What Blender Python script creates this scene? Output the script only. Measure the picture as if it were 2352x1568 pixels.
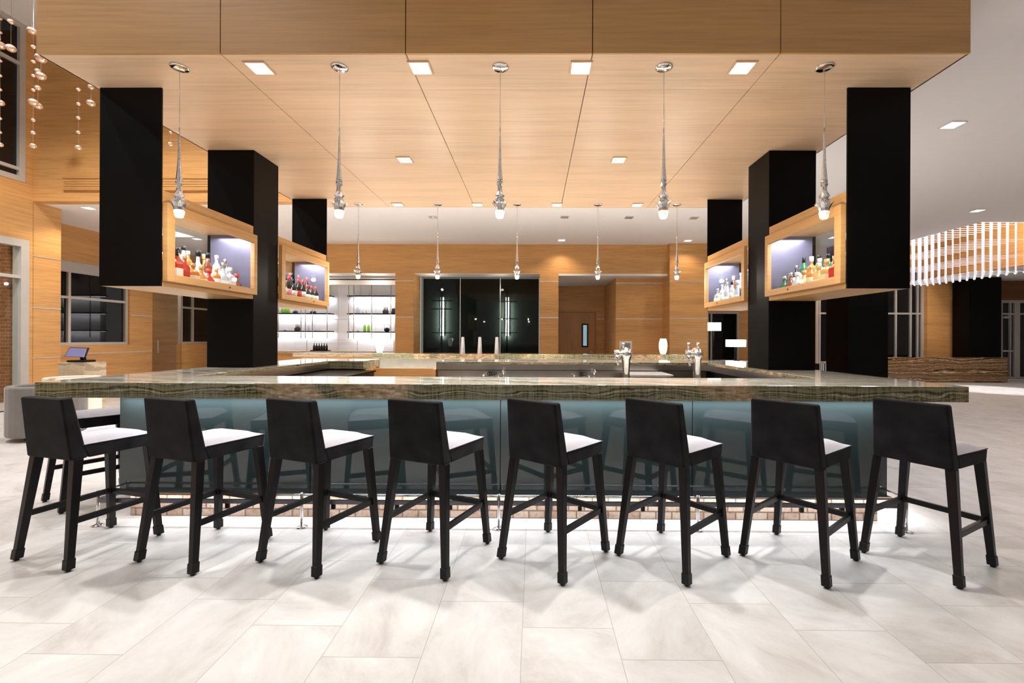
import bpy, bmesh, math, random
from mathutils import Vector, Matrix
for o in list(bpy.data.objects): bpy.data.objects.remove(o)
SC = bpy.context.scene; COL = SC.collection
R = math.radians; PI = math.pi
# ------------------------------------------------------------------ camera
F, CX, CY, H = 1010.0, 1218.0, 777.0, 1.42
cd = bpy.data.cameras.new('camera'); cam = bpy.data.objects.new('camera', cd); COL.objects.link(cam)
cd.sensor_fit = 'HORIZONTAL'; cd.sensor_width = 36; cd.lens = F / 2352 * 36
cd.shift_x = (1176 - CX) / 2352; cd.shift_y = (CY - 784) / 2352
cd.clip_start = 0.05; cd.clip_end = 200
RM = Matrix.Rotation(.0079, 3, 'Z') @ Matrix.Rotation(PI / 2, 3, 'X') @ Matrix.Rotation(.0042, 3, 'Z')
cam.matrix_world = Matrix.Translation((0, 0, H)) @ RM.to_4x4()
SC.camera = cam
# ------------------------------------------------------------------ world, exposure, lights
SC.view_settings.view_transform = 'Standard'; SC.view_settings.look = 'None'
SC.view_settings.gamma = 1; SC.view_settings.exposure = 0.0
w = bpy.data.worlds.new('world'); SC.world = w; w.use_nodes = True
w.node_tree.nodes['Background'].inputs[0].default_value = (1, .965, .945, 1)
w.node_tree.nodes['Background'].inputs[1].default_value = 0.44

def light(kind, loc, energy, color, size=.1, size_y=None, rot=(0, 0, 0), spot=100, blend=.6):
    l = bpy.data.lights.new('lamp_light', kind); l.energy = energy; l.color = color
    if kind == 'AREA':
        l.shape = 'RECTANGLE' if size_y else 'DISK'; l.size = size
        if size_y: l.size_y = size_y
    else: l.shadow_soft_size = size
    if kind == 'SPOT': l.spot_size = R(spot); l.spot_blend = blend
    o = bpy.data.objects.new('lamp_light', l); COL.objects.link(o); o.location = loc; o.rotation_euler = rot
    return o
WARM = (1, .80, .60); NEUT = (1, .955, .92); COOL = (.84, .86, 1)
CAN = [(-2.05, 3.26), (-.85, 3.26), (.34, 3.26), (1.53, 3.26)]
CANM = [(-1.46, 4.94), (.943, 4.94)]
CANR = [(-2.053, 6.6), (-.852, 6.6), (.338, 6.6), (1.538, 6.6)]
for x, y in CAN: light('SPOT', (x, y, 3.41), 210, NEUT, .04, spot=94, blend=1)
for x, y in CANM: light('SPOT', (x, y, 3.41), 90, NEUT, .05, spot=115)
for x, y in CANR: light('SPOT', (x, y, 3.41), 110, NEUT, .05, spot=115)
# fill spots added for unseen lobby lights; some below sit at visible downlights
for x, y, z, e in [(-8.5, 1.5, 7.4, 300), (-5.5, 2.2, 7.4, 480), (-4.5, -.8, 7.4, 260), (-8.0, 5.2, 7.4, 900), (-5.5, 5.5, 7.4, 800)]:
    light('SPOT', (x, y, z), e, NEUT, .12, spot=130)
for x, y, z, e in [(5.2, 5.46, 4.07, 150), (9.13, 9.05, 4.07, 130), (5.2, 1.5, 4.07, 60), (8, 1, 4.07, 60), (9, 4, 4.07, 140)]:
    light('SPOT', (x, y, z), e, (1, .92, .92), .08, spot=120)
for x, y, z, e in [(.76, 12.1, 4.07, 45), (4.2, 11.9, 4.07, 45), (-9.3, 9.17, 4.07, 90), (-9.2, 11.6, 4.07, 110), (-6, 11, 4.07, 130)]:
    light('SPOT', (x, y, z), e, WARM, .06, spot=125)
for x in (-6, -2.8, .2, 3.2): light('SPOT', (x, 8.0, 4.07), 4300, (1, .94, .88), .08, spot=48, blend=.8)  # added spots on the hidden floor, bouncing light onto the rear ceiling
# under-counter strips (over the glass front, and at the toe of the bar)
light('AREA', (-.25, 3.345, .965), 40, (.93, .97, 1), 5.9, .03, rot=(R(-14), 0, 0))
light('AREA', (-.25, 3.43, .183), 13, (1, .95, .97), 5.9, .03, rot=(R(-8), 0, 0))
light('AREA', (-3.30, 5.0, .5), 40, (1, .96, .97), 3.0, .05, rot=(0, R(-60), R(0))).rotation_euler = (0, R(60), 0)
light('AREA', (2.85, 5.0, .17), 30, (1, .96, .97), .05, 3.0, rot=(0, R(-35), 0))

# ------------------------------------------------------------------ pixel helpers (measured points of the photograph)
def ray(x, y): return RM @ Vector(((x - CX) / F, -(y - CY) / F, -1))
def atY(x, y, Y): d = ray(x, y); return d * (Y / d.y) + Vector((0, 0, H))
def atX(x, y, X): d = ray(x, y); return d * (X / d.x) + Vector((0, 0, H))
def atZ(x, y, Z): d = ray(x, y); return d * ((Z - H) / d.z) + Vector((0, 0, H))

# ------------------------------------------------------------------ materials
MATS = {}
def newmat(name):
    m = bpy.data.materials.new(name); m.use_nodes = True; MATS[name] = m
    return m, m.node_tree, m.node_tree.nodes['Principled BSDF']
def N(nt, t, **k):
    n = nt.nodes.new(t)
    for a, b in k.items():
        if a.startswith('i_'):
            key = a[2:]; n.inputs[int(key) if key.isdigit() else key.replace('_', ' ')].default_value = b
        else: setattr(n, a, b)
    return n
def math_(nt, op, a, b=None, c=None):
    n = nt.nodes.new('ShaderNodeMath'); n.operation = op
    for i, v in enumerate((a, b, c)):
        if v is None: continue
        if isinstance(v, (int, float)): n.inputs[i].default_value = v
        else: nt.links.new(v, n.inputs[i])
    return n.outputs[0]
def ramp(nt, fac, stops, interp='LINEAR'):
    n = nt.nodes.new('ShaderNodeValToRGB'); cr = n.color_ramp; cr.interpolation = interp
    while len(cr.elements) < len(stops): cr.elements.new(.5)
    for e, (p, c) in zip(cr.elements, stops): e.position = p; e.color = (*c, 1)
    nt.links.new(fac, n.inputs[0]); return n.outputs[0]
def plain(name, col, rough=.5, metal=0, spec=.5, emit=None, es=0, noise=.06, coat=0, sheen=0, trans=0, nscale=6):
    m, nt, b = newmat(name)
    b.inputs['Roughness'].default_value = rough; b.inputs['Metallic'].default_value = metal
    b.inputs['Specular IOR Level'].default_value = spec
    b.inputs['Coat Weight'].default_value = coat; b.inputs['Sheen Weight'].default_value = sheen
    b.inputs['Transmission Weight'].default_value = trans
    b.inputs['Base Color'].default_value = (*col, 1)
    if noise:
        tc = N(nt, 'ShaderNodeTexCoord'); nz = N(nt, 'ShaderNodeTexNoise', i_Scale=nscale, i_Detail=4.0)
        nt.links.new(tc.outputs['Object'], nz.inputs['Vector'])
        c = ramp(nt, nz.outputs['Fac'], [(.3, tuple(v * (1 - noise) for v in col)), (.7, tuple(min(1, v * (1 + noise)) for v in col))])
        nt.links.new(c, b.inputs['Base Color'])
    if emit:
        b.inputs['Emission Color'].default_value = (*emit, 1); b.inputs['Emission Strength'].default_value = es
    return m
def wood(name, col, scale, rough=.42, var=.16):
    m, nt, b = newmat(name)
    g = N(nt, 'ShaderNodeNewGeometry'); mp = N(nt, 'ShaderNodeMapping'); mp.inputs['Scale'].default_value = scale
    nt.links.new(g.outputs['Position'], mp.inputs['Vector'])
    n1 = N(nt, 'ShaderNodeTexNoise', i_Scale=1.0, i_Detail=6.0, i_Roughness=.6); nt.links.new(mp.outputs[0], n1.inputs['Vector'])
    mp2 = N(nt, 'ShaderNodeMapping'); mp2.inputs['Scale'].default_value = tuple(s * .12 + .15 for s in scale)
    nt.links.new(g.outputs['Position'], mp2.inputs['Vector'])
    n2 = N(nt, 'ShaderNodeTexNoise', i_Scale=1.0, i_Detail=2.0); nt.links.new(mp2.outputs[0], n2.inputs['Vector'])
    f = math_(nt, 'ADD', math_(nt, 'MULTIPLY', n1.outputs['Fac'], .65), math_(nt, 'MULTIPLY', n2.outputs['Fac'], .35))
    d = tuple(v * (1 - var * 1.5) for v in col); l = tuple(min(1, v * (1 + var)) for v in col)
    nt.links.new(ramp(nt, f, [(.34, d), (.5, col), (.64, l)]), b.inputs['Base Color'])
    b.inputs['Roughness'].default_value = rough
    return m
WV = wood('oak_wall', (.62, .33, .115), (1.6, 1.6, 42))
WS = wood('oak_soffit', (.74, .52, .335), (1.6, 42, 1.6), .4, .10)
WF = wood('oak_fascia', (.52, .29, .105), (1.6, 1.6, 48), .45, .12)
WD = wood('oak_door', (.50, .25, .08), (40, 40, 1.5))
WDK = wood('dark_oak', (.20, .075, .025), (1.6, 1.6, 42))
DKW = plain('dark_stained_wood', (.008, .006, .007), .35, spec=.22, noise=.2)
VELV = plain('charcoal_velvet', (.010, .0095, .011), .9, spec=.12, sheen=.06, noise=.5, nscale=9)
VTOP = plain('lit_velvet_seat_top', (.33, .32, .36), .7, spec=.3, sheen=.4, noise=.06)  # dark seat velvet, made grey for the glare on its top
PIPE = plain('black_piping', (.006, .006, .008), .5)
CHR = plain('chrome', (.80, .80, .82), .09, 1, noise=0)
STEEL = plain('brushed_steel', (.62, .60, .58), .22, 1, noise=.08)
STRIP = plain('satin_aluminium', (.72, .70, .68), .35, .8, noise=0)
FRAME = plain('window_frame_grey', (.56, .54, .51), .4, .3, noise=.03)
BLK = plain('black_steel', (.0016, .0014, .0014), .42, .0, spec=.12, noise=.2)
BLKP = plain('black_plastic', (.006, .006, .007), .4, spec=.25, noise=.1)
WHT = plain('white_ceiling_paint', (.80, .765, .72), .8, noise=.01)
GRYC = plain('ceiling_paint_grey', (.88, .845, .83), .8, noise=.01)
WWALL = plain('white_back_panel', (.78, .78, .80), .5, noise=.01)
CREAM = plain('cream_upholstery', (.72, .66, .56), .8, noise=.04)
GREY = plain('grey_upholstery', (.16, .15, .14), .85, sheen=.3, noise=.10)
NIGHT = plain('night_window_glass', (.004, .004, .005), .03, spec=.55, noise=0)
BGLS = plain('black_back_glass', (.003, .004, .0035), .04, spec=.5, noise=0)
LEDW = plain('led_strip', (1, 1, 1), .5, emit=(1, .96, .93), es=9, noise=0)
LEDC = plain('led_cool', (1, 1, 1), .5, emit=(.93, .95, 1), es=5, noise=0)
LEDG = plain('led_green_white', (1, 1, 1), .5, emit=(.86, 1, .92), es=5, noise=0)
DIFF = plain('lamp_diffuser', (1, 1, 1), .5, emit=(1, .93, .85), es=5, noise=0)
TIPG = plain('frosted_tip', (.8, .74, .70), .25, emit=(1, .80, .66), es=.75, noise=0)
TIP = plain('pendant_tip', (1, .9, .8), .3, emit=(1, .86, .75), es=7, noise=0)
SHADE = plain('lit_lamp_shade', (1, 1, 1), .6, emit=(1, .97, .92), es=3.2, noise=0)
BEAD = plain('copper_pearl', (.90, .66, .52), .22, .75, noise=0)
CRYS = plain('cast_crystal', (.72, .71, .70), .12, .9, noise=.25, nscale=60)
ROD = plain('acrylic_rod', (.80, .80, .86), .15, .0, spec=.8, noise=0, emit=(.93, .93, 1), es=.55)
TEAL = plain('teal_back_painted_glass', (.036, .052, .054), .05, spec=.6, noise=0, coat=.4)
SCREEN = plain('lit_screen', (.05, .05, .12), .2, emit=(.22, .22, .42), es=.6, noise=0)
BLUEG = plain('lit_blue_glass', (.2, .3, .35), .2, emit=(.35, .55, .68), es=.6, noise=0)
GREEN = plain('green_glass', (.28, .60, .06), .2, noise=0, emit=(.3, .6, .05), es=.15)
PURP = plain('led_lit_black_steel', (.16, .15, .20), .35, .5, noise=.1)  # black steel lightened to violet for the cabinet light falling on it
DKGR = plain('dark_green_back_panel', (.055, .065, .058), .6, noise=.05)
DKMT = plain('dark_grey_metal', (.16, .15, .17), .4, .5, noise=.05)
FROST = plain('frosted_plastic', (.66, .66, .68), .4, noise=0)
STONEG = plain('grey_stone_panel', (.36, .34, .29), .4, noise=.1)

def glass(name, tint=(1, 1, 1), k=1.0):
    m, nt, b = newmat(name); nt.nodes.remove(b)
    out = nt.nodes['Material Output']; tr = N(nt, 'ShaderNodeBsdfTransparent', i_Color=(*tint, 1)); gl = N(nt, 'ShaderNodeBsdfGlossy', i_Roughness=.02)
    lw = N(nt, 'ShaderNodeLayerWeight', i_Blend=.5); mx = N(nt, 'ShaderNodeMixShader')
    fr = math_(nt, 'ADD', math_(nt, 'MULTIPLY', math_(nt, 'POWER', lw.outputs['Facing'], 5), .6), .03)
    nt.links.new(math_(nt, 'MULTIPLY', fr, k), mx.inputs[0]); nt.links.new(tr.outputs[0], mx.inputs[1]); nt.links.new(gl.outputs[0], mx.inputs[2])
    nt.links.new(mx.outputs[0], out.inputs[0]); return m
PANE = glass('clear_pane', (.96, .98, .97), .8)
TINT = glass('smoked_pane', (.55, .57, .55), .45)
DGL = glass('drinking_glass', (.86, .88, .9), 1.6)

def onyx(name, pal, zs=30, ys=4, rough=.12, xs=0.0, warp=2.2, pal2=None, fib=0.0, hs=1.0):
    m, nt, b = newmat(name)
    g = N(nt, 'ShaderNodeNewGeometry'); sp = N(nt, 'ShaderNodeSeparateXYZ'); nt.links.new(g.outputs['Position'], sp.inputs[0])
    n1 = N(nt, 'ShaderNodeTexNoise', i_Scale=1.6, i_Detail=4.0); n2 = N(nt, 'ShaderNodeTexNoise', i_Scale=11.0, i_Detail=8.0, i_Roughness=.7)
    mp = N(nt, 'ShaderNodeMapping'); mp.inputs['Scale'].default_value = (hs, hs, 2.5)
    nt.links.new(g.outputs['Position'], mp.inputs[0]); nt.links.new(mp.outputs[0], n1.inputs['Vector']); nt.links.new(mp.outputs[0], n2.inputs['Vector'])
    v = math_(nt, 'ADD', math_(nt, 'MULTIPLY', sp.outputs[2], zs), math_(nt, 'MULTIPLY', sp.outputs[1], ys))
    v = math_(nt, 'ADD', v, math_(nt, 'MULTIPLY', sp.outputs[0], xs))
    v = math_(nt, 'ADD', v, math_(nt, 'MULTIPLY', n1.outputs['Fac'], warp * 3)); v = math_(nt, 'ADD', v, math_(nt, 'MULTIPLY', n2.outputs['Fac'], 1.6))
    nz = N(nt, 'ShaderNodeTexNoise', noise_dimensions='1D', i_Scale=1.0, i_Detail=5.0, i_Roughness=.7); nt.links.new(v, nz.inputs['W'])
    fac = nz.outputs['Fac']
    if fib:
        mf = N(nt, 'ShaderNodeMapping'); mf.inputs['Scale'].default_value = (105, 105, 6); nt.links.new(g.outputs['Position'], mf.inputs[0])
        nf = N(nt, 'ShaderNodeTexNoise', i_Scale=1.0, i_Detail=4.0, i_Roughness=.7); nt.links.new(mf.outputs[0], nf.inputs['Vector'])
        fac = math_(nt, 'ADD', fac, math_(nt, 'MULTIPLY', math_(nt, 'SUBTRACT', nf.outputs['Fac'], .5), fib))
    c = ramp(nt, fac, pal)
    if pal2:
        nb = N(nt, 'ShaderNodeTexNoise', i_Scale=.75, i_Detail=6.0, i_Roughness=.55, i_Distortion=.6); nt.links.new(g.outputs['Position'], nb.inputs['Vector'])
        mx = N(nt, 'ShaderNodeMix', data_type='RGBA'); nt.links.new(ramp(nt, nb.outputs['Fac'], [(.53, (0, 0, 0)), (.58, (1, 1, 1))]), mx.inputs[0])
        nt.links.new(c, mx.inputs[6]); nt.links.new(ramp(nt, math_(nt, 'ADD', math_(nt, 'MULTIPLY', n2.outputs['Fac'], .8), math_(nt, 'MULTIPLY', fac, .2)), pal2), mx.inputs[7]); c = mx.outputs[2]
    nt.links.new(c, b.inputs['Base Color'])
    b.inputs['Roughness'].default_value = rough; return m
ONX = onyx('onyx_counter', [(.36, (.030, .028, .014)), (.45, (.11, .105, .055)), (.50, (.20, .19, .11)), (.55, (.33, .29, .18)), (.59, (.13, .12, .07)), (.68, (.50, .43, .30))], zs=75, warp=5, fib=.46,
           pal2=[(.32, (.06, .05, .03)), (.42, (.22, .17, .09)), (.50, (.36, .24, .13)), (.58, (.52, .40, .27)), (.68, (.62, .56, .44))])
ONXT = onyx('onyx_counter_top', [(.25, (.20, .19, .14)), (.42, (.38, .37, .31)), (.6, (.58, .56, .48)), (.78, (.74, .70, .60))], zs=0, ys=9, rough=.06, xs=2.2)  # same onyx as the edge, paler to carry the top's reflections
ONXD = onyx('onyx_desk', [(.36, (.012, .009, .008)), (.45, (.10, .055, .025)), (.5, (.30, .17, .075)), (.54, (.05, .038, .028)), (.58, (.40, .26, .13)), (.66, (.66, .48, .32))], zs=26, ys=0, warp=3.2, hs=.4, rough=.2)
ONXP = onyx('onyx_pale', [(.3, (.25, .19, .12)), (.5, (.45, .36, .25)), (.7, (.62, .52, .38))], zs=16, ys=2, rough=.3)

def floor_mat():
    m, nt, b = newmat('porcelain_floor_tile')
    g = N(nt, 'ShaderNodeNewGeometry'); sp = N(nt, 'ShaderNodeSeparateXYZ'); nt.links.new(g.outputs['Position'], sp.inputs[0])
    u = math_(nt, 'DIVIDE', math_(nt, 'ADD', sp.outputs[0], .05 + .445 * 60), .445); k = math_(nt, 'FLOOR', u); fu = math_(nt, 'FRACT', u)
    off = math_(nt, 'MULTIPLY', math_(nt, 'MODULO', k, 3), .21)
    vv = math_(nt, 'DIVIDE', math_(nt, 'ADD', math_(nt, 'ADD', sp.outputs[1], off), .63 * 20 + .36), .63); r = math_(nt, 'FLOOR', vv); fv = math_(nt, 'FRACT', vv)
    def edge(fr, w): return math_(nt, 'LESS_THAN', math_(nt, 'MINIMUM', fr, math_(nt, 'SUBTRACT', 1, fr)), w)
    gr = math_(nt, 'MAXIMUM', edge(fu, .0035), edge(fv, .0026))
    cv = N(nt, 'ShaderNodeCombineXYZ'); nt.links.new(k, cv.inputs[0]); nt.links.new(r, cv.inputs[1])
    wn = N(nt, 'ShaderNodeTexWhiteNoise'); nt.links.new(cv.outputs[0], wn.inputs[0])
    # every tile gets its own cloud pattern
    ad = N(nt, 'ShaderNodeVectorMath', operation='MULTIPLY_ADD'); ad.inputs[1].default_value = (9, 9, 9)
    nt.links.new(wn.outputs['Color'], ad.inputs[0]); nt.links.new(g.outputs['Position'], ad.inputs[2])
    rt = N(nt, 'ShaderNodeVectorRotate', rotation_type='Z_AXIS'); nt.links.new(ad.outputs[0], rt.inputs['Vector']); nt.links.new(math_(nt, 'MULTIPLY', wn.outputs['Value'], 2.5), rt.inputs['Angle'])
    mp = N(nt, 'ShaderNodeMapping'); mp.inputs['Scale'].default_value = (1, 1.9, 1); nt.links.new(rt.outputs[0], mp.inputs[0])
    n1 = N(nt, 'ShaderNodeTexNoise', i_Scale=2.2, i_Detail=9.0, i_Roughness=.68, i_Distortion=.4); nt.links.new(mp.outputs[0], n1.inputs['Vector'])
    n2 = N(nt, 'ShaderNodeTexNoise', i_Scale=9.0, i_Detail=10.0, i_Roughness=.8, i_Distortion=1.2); nt.links.new(mp.outputs[0], n2.inputs['Vector'])
    c = ramp(nt, n1.outputs['Fac'], [(.28, (.41, .385, .36)), (.45, (.53, .52, .505)), (.6, (.59, .59, .585)), (.75, (.64, .645, .645))])
    vein = ramp(nt, n2.outputs['Fac'], [(.0, (1, 1, 1)), (.62, (1, 1, 1)), (.70, (.78, .74, .68)), (.78, (1, 1, 1))])
    mx = N(nt, 'ShaderNodeMix', data_type='RGBA', blend_type='MULTIPLY'); mx.inputs[0].default_value = .8
    nt.links.new(c, mx.inputs[6]); nt.links.new(vein, mx.inputs[7])
    m2 = N(nt, 'ShaderNodeMix', data_type='RGBA'); nt.links.new(gr, m2.inputs[0]); nt.links.new(mx.outputs[2], m2.inputs[6]); m2.inputs[7].default_value = (.33, .31, .28, 1)
    nt.links.new(m2.outputs[2], b.inputs['Base Color']); b.inputs['Roughness'].default_value = .42; b.inputs['Specular IOR Level'].default_value = .4
    return m
FLR = floor_mat()
def tiles(name, c1, c2, mort, sx, w, h, axis='XZ', rough=.35, msize=.006):
    m, nt, b = newmat(name)
    g = N(nt, 'ShaderNodeNewGeometry'); sp = N(nt, 'ShaderNodeSeparateXYZ'); nt.links.new(g.outputs['Position'], sp.inputs[0]); cb = N(nt, 'ShaderNodeCombineXYZ')
    nt.links.new(math_(nt, 'ADD', sp.outputs[0], sp.outputs[1]), cb.inputs[0]); nt.links.new(sp.outputs[2], cb.inputs[1])
    br = N(nt, 'ShaderNodeTexBrick', i_Scale=1.0); br.inputs['Color1'].default_value = (*c1, 1); br.inputs['Color2'].default_value = (*c2, 1); br.inputs['Mortar'].default_value = (*mort, 1)
    br.inputs['Mortar Size'].default_value = msize; br.inputs['Brick Width'].default_value = w; br.inputs['Row Height'].default_value = h
    nt.links.new(cb.outputs[0], br.inputs['Vector'])
    nz = N(nt, 'ShaderNodeTexNoise', i_Scale=sx, i_Detail=5.0, i_Distortion=2.0); nt.links.new(g.outputs['Position'], nz.inputs['Vector'])
    v = ramp(nt, nz.outputs['Fac'], [(.3, (.62, .5, .42)), (.5, (.95, .9, .85)), (.7, (1, 1, 1))])
    mx = N(nt, 'ShaderNodeMix', data_type='RGBA', blend_type='MULTIPLY'); mx.inputs[0].default_value = .8
    nt.links.new(br.outputs['Color'], mx.inputs[6]); nt.links.new(v, mx.inputs[7]); nt.links.new(mx.outputs[2], b.inputs['Base Color'])
    b.inputs['Roughness'].default_value = rough; return m
PLIN = tiles('onyx_plinth_tile', (.42, .30, .22), (.62, .53, .44), (.20, .15, .12), 14, .125, .062)
BRK = tiles('red_brick', (.27, .10, .035), (.35, .15, .06), (.36, .25, .16), 6, .21, .068, msize=.008)

# ------------------------------------------------------------------ mesh building
OFF = {}
class MB:
    def __init__(s): s.v = []; s.f = []; s.sm = []
    def hexa(s, p):   # p: 4 bottom (ccw) + 4 top
        b = len(s.v); s.v += [tuple(q) for q in p]
        for f in ((3, 2, 1, 0), (4, 5, 6, 7), (0, 1, 5, 4), (1, 2, 6, 5), (2, 3, 7, 6), (3, 0, 4, 7)): s.f.append(tuple(b + i for i in f)); s.sm.append(False)
        return s
    def box(s, x0, x1, y0, y1, z0, z1):
        return s.hexa([(x0, y0, z0), (x1, y0, z0), (x1, y1, z0), (x0, y1, z0), (x0, y0, z1), (x1, y0, z1), (x1, y1, z1), (x0, y1, z1)])
    def lathe(s, prof, c=(0, 0, 0), n=16, smooth=True, M=None):
        b = len(s.v); m = len(prof)
        for r, z in prof:
            for k in range(n):
                a = 2 * PI * k / n; p = Vector((r * math.cos(a), r * math.sin(a), z))
                if M: p = M @ p
                s.v.append((p.x + c[0], p.y + c[1], p.z + c[2]))
        for i in range(m - 1):
            for k in range(n):
                k2 = (k + 1) % n; s.f.append((b + i * n + k, b + i * n + k2, b + (i + 1) * n + k2, b + (i + 1) * n + k)); s.sm.append(smooth)
        s.f.append(tuple(b + k for k in reversed(range(n)))); s.sm.append(False)
        s.f.append(tuple(b + (m - 1) * n + k for k in range(n))); s.sm.append(False)
        return s
    def tube(s, p0, p1, r, n=8, r1=None, smooth=True):
        p0, p1 = Vector(p0), Vector(p1); d = p1 - p0; M = d.to_track_quat('Z', 'Y').to_matrix()
        return s.lathe([(r, 0), (r1 if r1 is not None else r, d.length)], p0, n, smooth, M)
    def path(s, pts, r, n=8):
        for a, b in zip(pts[:-1], pts[1:]): s.tube(a, b, r, n)
        return s
    def bar(s, p0, p1, w, h, w1=None, h1=None, up=(0, 0, 1), square=False):   # rectangular bar; square: ends stay horizontal
        p0, p1 = Vector(p0), Vector(p1); d = (p1 - p0).normalized()
        w1 = w1 or w; h1 = h1 or h
        if square: sx, sy = Vector((1, 0, 0)), Vector((0, 1, 0))
        else: sx = d.cross(Vector(up)).normalized(); sy = sx.cross(d).normalized()
        def q(p, a, b): return [p - sx * a / 2 - sy * b / 2, p + sx * a / 2 - sy * b / 2, p + sx * a / 2 + sy * b / 2, p - sx * a / 2 + sy * b / 2]
        return s.hexa(q(p0, w, h) + q(p1, w1, h1))
    def prism(s, poly, z0, z1):
        b = len(s.v); n = len(poly)
        s.v += [(x, y, z0) for x, y in poly] + [(x, y, z1) for x, y in poly]
        s.f.append(tuple(b + i for i in reversed(range(n)))); s.f.append(tuple(b + n + i for i in range(n))); s.sm += [False, False]
        for i in range(n): j = (i + 1) % n; s.f.append((b + i, b + j, b + n + j, b + n + i)); s.sm.append(False)
        return s
    def grid(s, fn, nu, nv, smooth=True):
        b = len(s.v)
        for j in range(nv + 1):
            for i in range(nu + 1): s.v.append(tuple(fn(i / nu, j / nv)))
        for j in range(nv):
            for i in range(nu):
                a = b + j * (nu + 1) + i; s.f.append((a, a + 1, a + nu + 2, a + nu + 1)); s.sm.append(smooth)
        return s
    def build(s, name, mat, parent=None, bevel=0, seg=2, solid=0):
        if parent is not None: off = OFF[parent.name]
        else:
            xs, ys, zs = zip(*s.v); off = Vector(((min(xs) + max(xs)) / 2, (min(ys) + max(ys)) / 2, min(zs)))
        me = bpy.data.meshes.new(name); me.from_pydata([tuple(Vector(p) - off) for p in s.v], [], s.f)
        me.polygons.foreach_set('use_smooth', s.sm); me.materials.append(mat)
        bm = bmesh.new(); bm.from_mesh(me); bmesh.ops.recalc_face_normals(bm, faces=bm.faces); bm.to_mesh(me); bm.free()
        o = bpy.data.objects.new(name, me); COL.objects.link(o)
        if solid: md = o.modifiers.new('solid', 'SOLIDIFY'); md.thickness = solid
        if bevel:
            md = o.modifiers.new('bevel', 'BEVEL'); md.width = bevel; md.segments = seg; md.limit_method = 'ANGLE'; md.angle_limit = R(35)
        if parent is not None: o.parent = parent; OFF[o.name] = off
        else: o.location = off; OFF[o.name] = off
        return o
def B(*a): return MB().box(*a)
def tag(o, label=None, cat=None, group=None, kind=None):
    if label: o['label'] = label
    if cat: o['category'] = cat
    if group: o['group'] = group
    if kind: o['kind'] = kind
    return o
def thing(name, label, cat, loc=(0, 0, 0), group=None, rz=0):
    o = bpy.data.objects.new(name, None); COL.objects.link(o); o.empty_display_size = .1
    o.location = loc; o.rotation_euler = (0, 0, rz); OFF[o.name] = Vector(loc)
    return tag(o, label, cat, group)
def struct(name, label, loc=(0, 0, 0)):
    o = bpy.data.objects.new(name, None); COL.objects.link(o); o.location = loc; OFF[o.name] = Vector(loc)
    return tag(o, label, None, kind='structure')
def st(name, mb, mat, label, **k): return tag(mb.build(name, mat, **k), label, kind='structure')
def copy_tree(o, parent=None, **t):
    c = o.copy(); COL.objects.link(c); c.parent = parent
    for ch in [x for x in bpy.data.objects if x.parent == o]: copy_tree(ch, c)
    tag(c, **t); return c
KIDS = {}

# ================================================================== THE SETTING
ZC, ZH, YB = 4.1, 7.49, 12.55
st('floor', B(-13, 21, -4, 17, -.1, 0), FLR, 'pale stone-look tiled lobby floor')
m = B(-.2, 10.14, -4, 15.9, ZC, ZC + .15).box(10.14, 20.2, -4, 10.05, ZC, ZC + .15).box(-11.4, -.2, 8.85, 15.9, ZC, ZC + .15)
st('ceiling', m, GRYC, 'pale grey flat ceiling around and behind the bar canopy')
st('ceiling_lobby', B(-13, -.2, -4, 8.65, ZH, ZH + .15), WHT, 'cream high lobby ceiling at the upper left')
st('ceiling_entrance', B(14.0, 20.2, 10.05, 15.9, 3.56, 3.7), GRYC, 'low grey ceiling over the entrance at the right')
st('ceiling_recess', B(10.0, 14.1, 9.9, 15.9, 5.2, 5.3), WHT, 'bright ceiling of the recess above the rod chandelier')
m = B(13.9, 14.0, 10.05, 15.9, 3.56, 5.2)
st('wall_recess', m, WV, 'oak bulkhead at the right of the rod chandelier')
st('trim_1', B(10.0, 10.14, 9.9, 15.9, ZC + .15, 5.2).box(10.14, 13.9, 9.9, 10.05, ZC + .15, 5.2), WHT, 'white upstand of the chandelier recess')
st('wall_bulkhead', B(-9.95, -.2, 8.65, 8.85, ZC, ZH), WV, 'tall oak bulkhead wall above the low ceiling at the left')
st('wall_inner', B(-.3, -.2, -4, 8.65, ZC, ZH), WV, 'oak side of the raised lobby ceiling above the canopy')
# left wall
XW = -9.95
zu = atX(58, 420, XW).z; zl = atX(62, 552, XW).z
m = B(XW - .2, XW, -4, 8.65, zl, zu).box(XW - .2, XW, -4, 5.2, 0, zl).box(XW - .2, XW, 8.585, 8.65, 0, zl).box(XW - .2, XW, 8.51, 8.65, zu, ZH)
m.box(-11.2, XW, 8.66, 9.17, 0, ZC)
st('wall_left', m, WV, 'light oak panelled wall at the far left')
def window_x(name, label, X, y0, y1, z0, z1, muls, trans, pane, fr=.07, dep=.1, head=0):
    r = struct(name, label, (X, (y0 + y1) / 2, z0))
    f = MB().box(X - dep, X + .01, y0, y0 + fr, z0, z1).box(X - dep, X + .01, y1 - fr, y1, z0, z1).box(X - dep, X + .01, y0 + fr, y1 - fr, z1 - fr - head, z1).box(X - dep, X + .01, y0 + fr, y1 - fr, z0, z0 + fr)
    for y in muls: f.box(X - dep + .01, X + .005, y - .03, y + .03, z0 + fr, z1 - fr - head)
    for z in trans: f.box(X - dep + .012, X + .002, y0 + fr, y1 - fr, z - .03, z + .03)
    f.build('window_frame', FRAME, r); B(X - .06, X - .05, y0 + fr * .5, y1 - fr * .5, z0 + .02, z1 - .02).build('pane', pane, r); return r
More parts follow.
